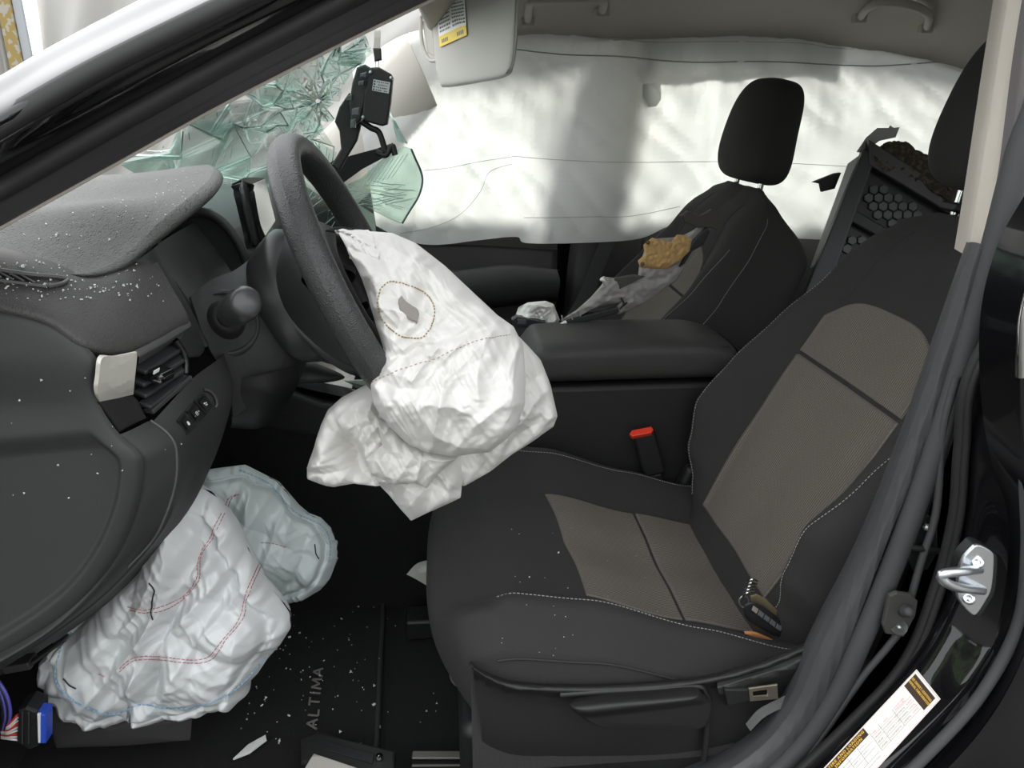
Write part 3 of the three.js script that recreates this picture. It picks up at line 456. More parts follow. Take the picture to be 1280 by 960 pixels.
  mesh('silver_trim', sheet([ln([[130, 446], [150, 443], [173, 438]], [0.69, 0.665, 0.64]), ln([[126, 452], [148, 447], [172, 442]], [0.693, 0.67, 0.645]), ln([[124, 470], [147, 465], [170, 460]], [0.693, 0.67, 0.645]), ln([[122, 487], [145, 484], [168, 480]], [0.693, 0.67, 0.645]), ln([[125, 502], [146, 498], [167, 493]], [0.685, 0.662, 0.638])], { thick: 0.004 }), M.silver, v);
  mesh('lower_block', plate([Z(125, 502, 0.688), Z(167, 494, 0.64), Z(172, 500, 0.635), Z(186, 523, 0.63), Z(149, 541, 0.672)], 0.02), M.plasticBlack, v);
  mesh('top_bar', sheet([ln([[172, 437], [205, 420], [236, 400]], [0.645, 0.60, 0.545]), ln([[174, 446], [206, 428], [238, 408]], [0.645, 0.60, 0.545]), ln([[173, 456], [198, 440], [222, 424]], [0.62, 0.585, 0.55])], { thick: 0.003 }), S({ color: L3(0.10, 0.10, 0.10), roughness: 0.35 }), v);
  mesh('well', plate([Z(172, 455, 0.60), Z(222, 424, 0.53), Z(236, 440, 0.52), Z(238, 470, 0.53), Z(186, 518, 0.60), Z(168, 492, 0.61)], 0.004), M.plasticBlack, v);
  for (const [a, b, c, d] of [[174, 464, 222, 434], [172, 480, 228, 446], [174, 494, 230, 457], [180, 508, 231, 470]]) mesh('slat', boxBetween(Z(a, b, 0.625), Z(c, d, 0.56), 0.014, 0.005, V(0.3, 1, 0.1)), S({ color: L3(0.028, 0.029, 0.031), roughness: 0.45 }), v);
  mesh('slat_knob', [boxBetween(Z(189, 472, 0.625), Z(207, 463, 0.60), 0.022, 0.012, V(0.3, 1, 0.1), 0.004), boxBetween(Z(195, 478, 0.63), Z(213, 466, 0.60), 0.010, 0.005, V(0.3, 1, 0.1), 0.002)], M.pianoBlack, v);
  mesh('knob_mark', boxBetween(Z(192, 466, 0.634), Z(199, 462, 0.624), 0.001, 0.004, V(0.3, 1, 0.1), 0.0004), M.whiteMark, v);
  mesh('side_guide', tube([Z(219, 425, 0.57), Z(229, 440, 0.565), Z(232, 452, 0.565), Z(232, 466, 0.568)], 0.0035, 24, 8), M.pianoBlack, v);
  mesh('lower_lip', boxBetween(Z(185, 515, 0.622), Z(235, 471, 0.56), 0.012, 0.006), M.plastic, v);
  mesh('inner_block', plate([Z(236, 402, 0.545), Z(244, 408, 0.53), Z(256, 432, 0.50), Z(257, 438, 0.50), Z(250, 447, 0.51), Z(238, 448, 0.535), Z(232, 440, 0.55), Z(222, 424, 0.56)], 0.05, { bevel: 0.003 }), M.plasticSmooth, v);
  console.log('dash end');
  // big hood over the instruments: an arched shell
  const rim = [Z(-10, 322, 0.615), Z(55, 334, 0.612), Z(105, 343, 0.60), Z(150, 332, 0.575), Z(185, 305, 0.545), Z(225, 273, 0.51), Z(262, 243, 0.46), Z(276, 226, 0.41), Z(276, 217, 0.37), Z(268, 213, 0.30), Z(262, 220, 0.20), Z(262, 240, 0.16)];
  const shift = (k, dx, dy, dz) => rim.map((p, i) => p.clone().add(V(dx, dy(i), dz(i))));
  const fr = [0.00, 0.01, 0.02, 0.035, 0.045, 0.05, 0.05, 0.045, 0.04, 0.03, 0.02, 0.01];
  const rows = [
    rim.map((p, i) => p.clone().add(V(-0.035, -0.006 - 0.25 * fr[i], i < 7 ? -0.022 : i > 8 ? 0.02 : 0))),           // inner lip
    rim.map((p, i) => p.clone().add(V(-0.008, -0.010, i < 7 ? -0.012 : i > 8 ? 0.01 : 0))),
    rim.map((p) => p.clone().add(V(0.0015, -0.002, 0))),
    rim.map((p, i) => p.clone().add(V(-0.006, 0.006 * (i > 4 ? 1 : 0.3), i < 6 ? 0.004 : 0))),
    rim.map((p, i) => p.clone().add(V(-0.022, 0.006 * (i > 4 ? 1 : 0.3), i < 6 ? 0.005 : 0))),
    rim.map((p, i) => p.clone().add(V(-0.10, -0.004 + 0.35 * fr[i] * (i < 6 ? 1 : 0.1), 0))),
    rim.map((p, i) => p.clone().add(V(-0.25, -0.02 + 0.2 * fr[i], 0))),
    rim.map((p, i) => p.clone().add(V(-0.42, -0.07, 0))), rim.map((p, i) => p.clone().add(V(-0.50, -0.14, 0)))];
  const hood = mesh('instrument_hood', sheet(rows, { nu: 90, nv: 90 }), M.pad, dash);
  mesh('hood_lining', sheet([rows[0], rows[0].map((p) => p.clone().add(V(-0.12, -0.01, 0)))], { nu: 4, nv: 60 }), M.plasticBlack, dash);
  // slanted side of the binnacle below the hood
  mesh('binnacle_side', sheet([ln([[120, 345], [150, 362], [200, 388], [240, 410]], [0.575, 0.572, 0.555, 0.535]), ln([[150, 338], [178, 350], [215, 385], [252, 432]], [0.56, 0.555, 0.53, 0.505]), ln([[188, 312], [200, 330], [232, 382], [259, 432]], [0.53, 0.52, 0.505, 0.495]), ln([[188, 312], [200, 330], [232, 382], [259, 432]], [0.48, 0.48, 0.47, 0.46])], { nu: 30, nv: 24, thick: 0.002 }), M.plasticSmooth, dash);
  // dark well and inner far wall of the binnacle
  mesh('binnacle_well', sheet([[Z(186, 316, 0.47), Z(205, 338, 0.47), Z(238, 385, 0.47), Z(262, 432, 0.47)], [Z(205, 300, 0.36), Z(225, 325, 0.36), Z(250, 365, 0.36), Z(275, 410, 0.40)], [Z(240, 280, 0.26), Z(258, 300, 0.26), Z(280, 330, 0.26), Z(300, 360, 0.3)]], { thick: 0.003 }), M.plasticBlack, dash);
  mesh('binnacle_wall', sheet([[Z(180, 318, 0.24), Z(210, 290, 0.24), Z(245, 266, 0.24), Z(262, 262, 0.24)], [Z(215, 335, 0.235), Z(240, 305, 0.235), Z(272, 282, 0.235), Z(284, 281, 0.235)], [Z(240, 360, 0.235), Z(270, 335, 0.235), Z(298, 318, 0.235), Z(304, 316, 0.235)], [Z(245, 372, 0.24), Z(275, 352, 0.24), Z(303, 338, 0.24), Z(311, 334, 0.24)]], { thick: 0.006 }), M.plasticSmooth, dash);
  mesh('binnacle_edge', tube([Z(240, 266, 0.25), Z(258, 266, 0.25), Z(276, 276, 0.25), Z(292, 294, 0.25), Z(303, 314, 0.25), Z(309, 332, 0.25)], 0.0065, 40, 10), M.plastic, dash);
  mesh('instrument_face', plate([V(-0.52, 0.90, 0.50), V(-0.52, 0.90, 0.24), V(-0.58, 1.04, 0.24), V(-0.58, 1.04, 0.50)], 0.01), M.screen, dash);
  // column surround with the stalk opening
  const cs = mesh('column_surround', sheet([
    [Z(236, 372, 0.47), Z(258, 432, 0.49), Z(283, 475, 0.47), Z(290, 520, 0.45)],
    [Z(262, 352, 0.43), Z(285, 395, 0.455), Z(305, 450, 0.455), Z(305, 510, 0.44)],
    [Z(292, 340, 0.37), Z(322, 385, 0.42), Z(350, 440, 0.43), Z(340, 490, 0.42)],
    [Z(312, 326, 0.33), Z(345, 372, 0.38), Z(380, 440, 0.39), Z(372, 475, 0.39)]], { nu: 40, nv: 40, thick: 0.003 }), M.plasticSmooth, dash);
  mesh('surround_lower', sheet([[Z(288, 474, 0.46), Z(330, 468, 0.45), Z(374, 455, 0.41)], [Z(290, 500, 0.45), Z(335, 492, 0.445), Z(372, 480, 0.40)], [Z(290, 525, 0.42), Z(325, 520, 0.42), Z(362, 500, 0.38)], [Z(288, 535, 0.34), Z(325, 535, 0.34), Z(355, 515, 0.32)]], { nu: 30, nv: 30 }), M.plasticBlack, dash);
  // centre dashboard: top, face, passenger side
  const prof = [[-0.93, 0.93], [-0.80, 0.985], [-0.60, 0.995], [-0.45, 0.985], [-0.37, 0.955], [-0.345, 0.91], [-0.36, 0.85], [-0.40, 0.78], [-0.42, 0.68], [-0.50, 0.60]];
  mesh('centre_body', sheet([0.26, 0.0, -0.35, -0.64].map((z) => prof.map(([x, y]) => V(x + (z < -0.5 ? -0.03 : 0), y - (z < -0.5 ? 0.01 : 0), z))), { nu: 24, nv: 80, thick: 0.004 }), M.plastic, dash);
  mesh('driver_body', sheet([0.66, 0.5, 0.26].map((z) => [[-0.93, 0.90], [-0.70, 0.94], [-0.52, 0.93], [-0.44, 0.84], [-0.46, 0.70], [-0.55, 0.60]].map(([x, y]) => V(x, y, z))), { nu: 12, nv: 40, thick: 0.004 }), M.plasticBlack, dash);
  // infotainment screen with raised frame
  const sc = new THREE.Group(); sc.name = 'centre_screen'; dash.add(sc);
  mesh('housing', sheet([[Z(301, 228, 0.10), Z(306, 222, 0.08), Z(330, 222, -0.06)], [Z(300, 240, 0.11), Z(310, 240, 0.10), Z(332, 236, -0.06)], [Z(308, 280, 0.11), Z(320, 284, 0.10), Z(340, 280, -0.05)], [Z(318, 306, 0.11), Z(326, 310, 0.10), Z(350, 300, -0.05)]], { thick: 0.02 }), M.plasticBlack, sc);
  mesh('glass_face', plate([Z(311, 232, 0.10), Z(330, 224, -0.02), Z(346, 276, -0.02), Z(326, 302, 0.10)], 0.003), M.screen, sc);
}
function curvePts(pts, n) { const o = []; for (let i = 0; i <= n; i++) o.push(curveAt(pts, i / n)); return o; }
console.log('dash');

// ------------------------------------------------------------------ steering wheel, column, stalk
{
  const w = thing('steering_wheel', 'black grained steering wheel with a burst airbag hub', 'steering wheel');
  const C = V(-0.11, 0.94, 0.37), t = THREE.MathUtils.degToRad(24), u = V(-Math.sin(t), Math.cos(t), 0), s = V(0, 0, 1), n = V(Math.cos(t), Math.sin(t), 0), R = 0.176;
  const ring = (a, r = R, d = 0) => C.clone().addScaledVector(u, Math.cos(a) * r).addScaledVector(s, Math.sin(a) * r).addScaledVector(n, d);
  const g = surf((p, q) => { const a = p * 6.28319, b = q * 6.28319, er = 0.0165 * Math.cos(b), en = 0.019 * Math.sin(b); return ring(a, R + er, en); }, 140, 20);
  mesh('rim', g, M.rim, w);
  for (const a of [1.35, -1.35, 2.6, -2.6]) { const q = [ring(a, 0.05, -0.03), ring(a, 0.10, -0.02), ring(a, R - 0.005, -0.004)]; mesh('spoke', sweep(q, 0.045, 0.02, 20), M.plasticSmooth, w); }
  mesh('hub', sheet([0, 1, 2, 3, 4, 5, 6, 7, 8].map((k) => { const a = k / 8 * 6.28319; return [[0.005, -0.10], [0.05, -0.10], [0.085, -0.06], [0.095, -0.03], [0.08, -0.005], [0.06, 0.0], [0.055, -0.02], [0.005, -0.025]].map(([r, d]) => ring(a, r * (Math.cos(a) < -0.5 ? 1.15 : 1), d)); }), { nu: 48, nv: 40 }), M.plasticSmooth, w);
  mesh('hub_flap', plate([Z(408, 287, 0.40), Z(420, 283, 0.38), Z(440, 285, 0.36), Z(448, 290, 0.36), Z(430, 292, 0.38)], 0.003), M.plasticBlack, w);
  const k = thing('steering_column', 'black cone shaped steering column shroud behind the wheel', 'steering column');
  mesh('shroud', pillow({ outline: [[346, 286], [330, 300], [315, 322], [314, 345], [322, 378], [336, 402], [356, 428], [382, 451], [420, 452], [452, 470], [470, 462], [455, 425], [425, 380], [398, 338], [372, 300]], z: (x, y) => 0.36 + 0.0003 * (y - 300), front: 0.055, back: 0.11, pow: 3, seg: 120, rings: 30, dir: V(-0.25, 0.1, 0.95) }), S({ color: L3(0.028, 0.028, 0.029), roughness: 0.4 }), k);
  mesh('lower_shroud', pillow({ outline: [[300, 452], [340, 446], [380, 450], [430, 470], [410, 478], [368, 480], [330, 500], [296, 500]], z: 0.34, front: 0.03, back: 0.05, seg: 80, rings: 20 }), M.plasticSmooth, k);
  const st = new THREE.Group(); st.name = 'indicator_stalk'; k.add(st);
  const a0 = Z(268, 410, 0.43), a1 = Z(309, 376, 0.545);
  mesh('stalk_boot', lathe([[0, 0], [0.030, 0], [0.028, 0.35], [0.020, 0.8], [0.017, 1], [0, 1]], Z(272, 408, 0.43), Z(288, 394, 0.48)), M.rubberBlack, st);
  mesh('stalk_arm', rod(a0, a1.clone().lerp(a0, 0.2), 0.0125, 20), M.plasticBlack, st);
  mesh('stalk_knob', lathe([[0, 0], [0.013, 0], [0.0175, 0.2], [0.019, 0.7], [0.0175, 0.92], [0.012, 0.99], [0, 1]], a0.clone().lerp(a1, 0.5), a1, 32), S({ color: L3(0.05, 0.05, 0.052), roughness: 0.3 }), st);
  const ax = a1.clone().sub(a0).normalize(), rc = Z(282, 404, 0.452);
  mesh('stalk_ring', lathe([[0.030, 0], [0.041, 0], [0.041, 0.6], [0.038, 1], [0.034, 1], [0.030, 0.4]], rc.clone().addScaledVector(ax, -0.012), rc.clone().addScaledVector(ax, 0.006), 40), M.plasticSmooth, st);
  mesh('stalk_well', lathe([[0, 0], [0.033, 0], [0.033, 1], [0, 1]], rc.clone().addScaledVector(ax, -0.012), rc.clone().addScaledVector(ax, 0.001), 40), M.plasticBlack, st);
}
console.log('wheel');

// ------------------------------------------------------------------ airbags
const rot = (x, y, a) => [x * Math.cos(a) - y * Math.sin(a), x * Math.sin(a) + y * Math.cos(a)];
const fold = (x, y, a, sx, sy, k) => { const [p, q] = rot(x, y, a); return Math.abs(N3(p / sx, q / sy, k)); };
const facet = (x, y, a, sx, sy, k, n) => { const [p, q] = rot(x, y, a), t = N3(p / sx, q / sy, k) * n + 20; return Math.abs(t - Math.floor(t) - 0.5) * 2; };   // flat faces between crisp creases
const crumple = (x, y, amp, k) => { const wx = x + 12 * N3(x / 70, y / 70, k + 9), wy = y + 12 * N3(x / 70, y / 70, k + 17); return amp * (0.85 * facet(wx, wy, 1.25, 190, 70, k, 1.5) + 0.55 * facet(wx, wy, -0.55, 130, 60, k + 3, 1.6) - 0.75 * fold(wx, wy, 0.9, 110, 22, k + 5) - 0.22 * fold(wx, wy, -1.0, 60, 9, k + 7) + 0.10 * facet(wx, wy, 0.3, 30, 18, k + 11, 1.5) - 0.45); };
{
  const a = thing('driver_airbag', 'large deflated white airbag hanging crumpled from the steering wheel', 'airbag');
  const bag = [];
  // upper panel that hangs from the hub
  bag.push(pillow({ outline: [[424, 290], [436, 289], [462, 289], [490, 291], [520, 304], [556, 332], [590, 364], [622, 394], [642, 408], [654, 432], [657, 470], [656, 506], [645, 536], [634, 548], [612, 565], [590, 567], [566, 571], [536, 566], [512, 556], [486, 532], [468, 505], [463, 480], [472, 455], [480, 434], [470, 405], [460, 370], [452, 345], [438, 318], [430, 302]], sharp: true,
    z: (x, y) => 0.40 + 0.00062 * (Math.min(y, 500) - 290) - 0.0001 * (x - 480), front: 0.055, back: 0.03, pow: 3.5, seg: 260, rings: 110, center: [548, 450],
    wr: (x, y, r) => crumple(x, y, 0.020, 1) + 0.010 * sstep(0.2, 0.9, r) * Math.abs(Math.sin((x * 0.75 - y * 0.35) / 22)) * sstep(540, 300, y) - 0.007 * Math.exp(-Math.pow((y - (452 - 0.32 * (x - 470) + 0.0006 * (x - 560) ** 2)) / 5, 2)) }));
  // lobe behind it, towards the seat
  bag.push(pillow({ outline: [[640, 412], [660, 432], [676, 450], [688, 480], [697, 520], [692, 533], [668, 550], [640, 568], [612, 590], [580, 608], [560, 600], [556, 556], [590, 500]], sharp: true, z: (x, y) => 0.385 + 0.0002 * (y - 420), front: 0.04, back: 0.03, pow: 3, seg: 160, rings: 60, wr: (x, y) => crumple(x, y, 0.020, 21) }));
  // lobe on the dashboard side
  bag.push(pillow({ outline: [[478, 474], [455, 482], [428, 496], [410, 512], [402, 530], [394, 556], [384, 584], [385, 597], [400, 604], [418, 608], [444, 604], [470, 608], [494, 604], [512, 590], [520, 560], [500, 520]], sharp: true, z: (x, y) => 0.44 + 0.0002 * (y - 480), front: 0.04, back: 0.03, pow: 3, seg: 160, rings: 60, wr: (x, y) => crumple(x, y, 0.024, 41) - 0.05 * Math.exp(-Math.pow(((x - 446) * 0.85 - (y - 566) * 0.5) / 14, 2) - Math.pow(((x - 446) * 0.5 + (y - 566) * 0.85) / 36, 2)) }));
  // lowest points of the cloth
  bag.push(pillow({ outline: [[462, 592], [480, 612], [498, 632], [514, 651], [530, 643], [556, 631], [576, 622], [578, 600], [576, 566], [540, 556], [500, 560]], sharp: true, z: (x, y) => 0.44, front: 0.03, back: 0.02, pow: 3, seg: 140, rings: 50, wr: (x, y) => crumple(x, y, 0.016, 61) }));
  bag.push(pillow({ outline: [[470, 520], [478, 556], [456, 573], [464, 592], [492, 604], [504, 604], [520, 603], [534, 610], [548, 592], [574, 570], [540, 560], [505, 545], [488, 528]], sharp: true, z: (x, y) => 0.485, front: 0.03, back: 0.015, pow: 3, seg: 140, rings: 50, wr: (x, y) => crumple(x, y, 0.018, 81) }));
  // torn neck at the hub
  bag.push(sheet([[Z(418, 288, 0.40), Z(432, 300, 0.42), Z(438, 322, 0.44)], [Z(434, 287, 0.42), Z(446, 300, 0.45), Z(450, 330, 0.47)], [Z(460, 288, 0.42), Z(470, 310, 0.46), Z(475, 345, 0.48)]], { thick: 0.001, wr: (p, u, v) => p.add(V(0.006 * N3(u * 9, v * 9, 1), 0, 0.008 * N3(u * 7, v * 7, 4))) }));
  const body = mesh('cloth', bag.map((g) => { g = clean(g); return g; }), M.bag, a);
  // vent hole with its ring of stitches
  const onb = (x, y, l) => on(body, x, y, l);
  const hole = closedSpline([[501, 375], [508, 378], [517, 388], [521, 396], [521, 403], [516, 401], [506, 392], [502, 384]], 26).map((p) => onb(p.x, p.y, 0.004)).filter(Boolean);
  const ven = plate(hole, 0.003, { bevel: 0 }); mesh('vent_hole', ven, S({ color: L3(0.30, 0.28, 0.26), roughness: 0.9 }), a);
  const ringp = closedSpline([[490, 352], [508, 356], [530, 366], [541, 380], [543, 396], [536, 413], [526, 422], [505, 422], [492, 415], [480, 402], [473, 385], [474, 366], [480, 357]], 60).map((p) => onb(p.x, p.y, 0.0008)).filter(Boolean);
  const st = mesh('vent_stitching', dashes([...ringp, ringp[0]], 0.0022, 0.0018, 0.0008), M.brownThread, a); st.userData.kind = 'stuff';
  const sm = across(body, [[466, 478], [490, 466], [520, 456], [545, 448], [575, 434], [605, 424], [640, 418]], 70, 0.0007); mesh('seam_stitching', dashes(sm, 0.003, 0.003, 0.0005), S({ color: L3(0.45, 0.36, 0.30), roughness: 0.9 }), a).userData.kind = 'stuff';
}
console.log('driver bag');
{
  const k = thing('knee_airbag', 'slack silvery white knee airbag hanging below the dashboard with red and blue stitching', 'airbag');
  const ruffle = (x, y, r, f = 0) => 0.0028 * sstep(0.87, 0.95, r) * Math.sin(f * 190 + 9 * N3(f * 22, 1, 2)) - 0.010 * Math.exp(-Math.pow((r - 0.86) / 0.03, 2));
  const up = mesh('upper_lobe', pillow({ outline: [[236, 600], [250, 588], [280, 584], [304, 581], [326, 592], [346, 602], [362, 620], [372, 632], [386, 644], [402, 650], [414, 662], [421, 680], [421, 700], [412, 724], [400, 738], [380, 748], [358, 756], [338, 740], [318, 712], [292, 668], [262, 636]], sharp: true, z: (x, y) => 0.33 - 0.0002 * (x - 300), front: 0.045, back: 0.05, pow: 3, seg: 260, rings: 80, edge: 0, wr: (x, y, r, f) => crumple(x * 0.8, y * 0.8, 0.020, 101) + ruffle(x, y, r, f) }), M.kneeBagTeal, k);
  const lo = mesh('lower_lobe', pillow({ outline: [[206, 640], [244, 604], [272, 622], [292, 650], [312, 690], [330, 726], [350, 748], [362, 766], [363, 786], [350, 806], [334, 824], [322, 842], [310, 854], [311, 866], [290, 878], [262, 888], [236, 894], [206, 899], [186, 896], [172, 890], [170, 900], [140, 906], [108, 904], [82, 890], [58, 872], [52, 850], [54, 826], [66, 806], [76, 790], [110, 760], [150, 720], [190, 670]], sharp: true, z: (x, y) => 0.46 + 0.00006 * (y - 700), front: 0.075, back: 0.09, pow: 3.2, seg: 300, rings: 110, edge: 0, center: [210, 775], wr: (x, y, r, f) => crumple(x * 0.7, y * 0.7, 0.030, 131) + ruffle(x, y, r, f) + 0.014 * Math.abs(Math.sin((x * 0.9 + y * 0.42) / 34)) * sstep(0.9, 0.4, r) }), M.kneeBag, k);
  const both = [up, lo];
  const seamTo = (pts, mat, name, n = 40, r = 0.0005) => { const q = across(both, pts, n, 0.0012); const m = mesh(name, dashes(q, 0.004, 0.0018, r), mat, k); m.userData.kind = 'stuff'; };
  for (const d of [0, 4]) {
    seamTo([[296 + d, 618], [286 + d, 622], [280 + d, 634]], M.redThread, 'red_stitching', 12);
    seamTo([[276 + d, 642], [262 + d, 672], [248 + d, 696], [246 + d, 720], [232 + d, 742], [206 + d, 756 + d], [180 + d, 762 + d], [158, 758 + d]], M.redThread, 'red_stitching');
    seamTo([[322 + d, 706], [306 + d, 744], [298 + d, 776], [278 + d, 800], [258 + d, 822 + d], [226, 824 + d], [196, 820 + d], [166, 822 + d], [146, 838 + d]], M.redThread, 'red_stitching');
  }
  seamTo([[124, 842], [132, 846]], M.redThread, 'red_stitching', 4); seamTo([[326, 678], [345, 680], [360, 684]], M.redThread, 'red_stitching', 12);
  seamTo([[88, 790], [76, 812], [70, 842], [76, 860], [100, 880], [140, 892], [176, 880], [200, 884], [240, 884], [280, 870], [304, 852], [330, 822]], M.blueThread, 'blue_stitching', 60, 0.0010);
  seamTo([[300, 588], [340, 608], [368, 640], [402, 658], [412, 680], [410, 706]], M.blueThread, 'blue_stitching', 40, 0.0008);
  const knot = (pts) => mesh('loose_thread', tube(across(both, pts, 14, 0.0015), 0.0009, 30, 5), M.darkThread, k);
  knot([[186, 729], [192, 738], [190, 750], [190, 774]]); knot([[80, 848], [88, 856], [96, 860]]); knot([[393, 680], [394, 690], [398, 698]]);
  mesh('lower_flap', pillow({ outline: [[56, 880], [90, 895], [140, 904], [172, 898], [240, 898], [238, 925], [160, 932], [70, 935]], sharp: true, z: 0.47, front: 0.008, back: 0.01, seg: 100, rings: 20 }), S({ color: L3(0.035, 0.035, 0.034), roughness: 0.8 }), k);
}
console.log('knee bag');
{
  // side curtain: one broad sheet in front of the passenger windows
  const c = thing('curtain_airbag', 'long white side curtain airbag covering the passenger windows', 'airbag');
  const top = [[440, 100], [500, 60], [560, 46], [645, 36], [720, 26], [815, 34], [890, 30], [960, 30], [1040, 34], [1110, 44], [1200, 66], [1290, 92]];
  const bot = [[470, 282], [505, 300], [545, 306], [600, 300], [645, 296], [660, 304], [740, 303], [800, 298], [850, 280], [930, 290], [1040, 300], [1290, 300]];
  const folds = (x, y) => 0.010 * Math.sin(x / 47 + 0.4 * Math.sin(y / 60)) + 0.016 * (fold(x, y, 0.9, 120, 42, 3) - 0.2) + 0.010 * (fold(x, y, -0.8, 140, 34, 5) - 0.2) + 0.006 * (fold(x, y, 1.45, 160, 16, 8) - 0.2) * sstep(240, 60, y);
  const zc = (x, y, v) => -0.615 + 0.045 * Math.sin(Math.PI * clamp(v * 1.05)) * (0.75 + 0.25 * Math.sin(x / 80)) + folds(x, y) - 0.012 * Math.exp(-Math.pow((x - 800) / 26, 2)) * sstep(260, 60, y) - 0.012 * Math.exp(-Math.pow((x - 1055) / 22, 2)) * sstep(230, 40, y);
  const t2 = top.map(([x, y]) => V(x, y, 0)), b2 = bot.map(([x, y]) => V(x, y, 0));
  const sheetC = mesh('cloth', surf((u, v) => { const a = curveAt(t2, u), b = curveAt(b2, u); let x = mix(a.x, b.x, v), y = mix(a.y - 14, b.y, v); return Z(x, y, zc(x, y, v)); }, 260, 110, 0.0012), M.curtain, c);
  const line = (pts, r, n, mat = M.seam) => { const q = across(sheetC, pts, 46, 0.0006); mesh(n, tube(q, r, 140, 5), mat, c); };
  line([[640, 41], [720, 45], [780, 50], [820, 53], [900, 52], [1000, 54], [1040, 60], [1100, 62], [1145, 62]], 0.0006, 'seam_line');
  line([[646, 62], [700, 68], [780, 71], [830, 76], [880, 78], [960, 77], [1060, 82], [1110, 82], [1190, 76]], 0.0016, 'seam_line');
  line([[640, 195], [700, 200], [780, 203], [880, 202], [960, 203], [1060, 208]], 0.0007, 'seam_line');
  line([[530, 213], [560, 210], [600, 202], [640, 196]], 0.0006, 'seam_line');
  line([[655, 272], [690, 272], [740, 271], [790, 270], [850, 258]], 0.0007, 'seam_line');
  line([[500, 292], [540, 284], [575, 268], [600, 240], [612, 215], [640, 205]], 0.0006, 'seam_line');
  mesh('patch', plate([[803, 106], [812, 104], [827, 104], [826, 124], [820, 133], [810, 134], [803, 126]].map(([x, y]) => on(sheetC, x, y, 0.0022)), 0.0012, { bevel: 0 }), M.curtain, c);
  mesh('wire', tube(across(sheetC, [[1000, 43], [1010, 46], [1026, 46], [1041, 43]], 12, 0.003), 0.0016, 30, 6), S({ color: L3(0.03, 0.03, 0.12), roughness: 0.5 }), c);
  mesh('gas_clip', placed(rbox(0.045, 0.012, 0.012, 0.005), Z(1013, 37, -0.575)), M.steel, c);
  // upper fold-over of thicker cloth
  const tp = [[800, 52], [830, 46], [880, 42], [960, 40], [1040, 44], [1056, 52]], bt = [[798, 100], [840, 102], [890, 98], [960, 95], [1010, 92], [1050, 98]];
  mesh('upper_fold', surf((u, v) => { const a = curveAt(tp.map(([x, y]) => V(x, y, 0)), u), b = curveAt(bt.map(([x, y]) => V(x, y, 0)), u); const x = mix(a.x, b.x, v), y = mix(a.y - 18, b.y, v); return Z(x, y, zc(x, y, clamp((y - 20) / 270)) - 0.012 - 0.004 * Math.sin(x / 9)); }, 80, 24, 0.0012), M.curtain, c);
}
console.log('curtain');

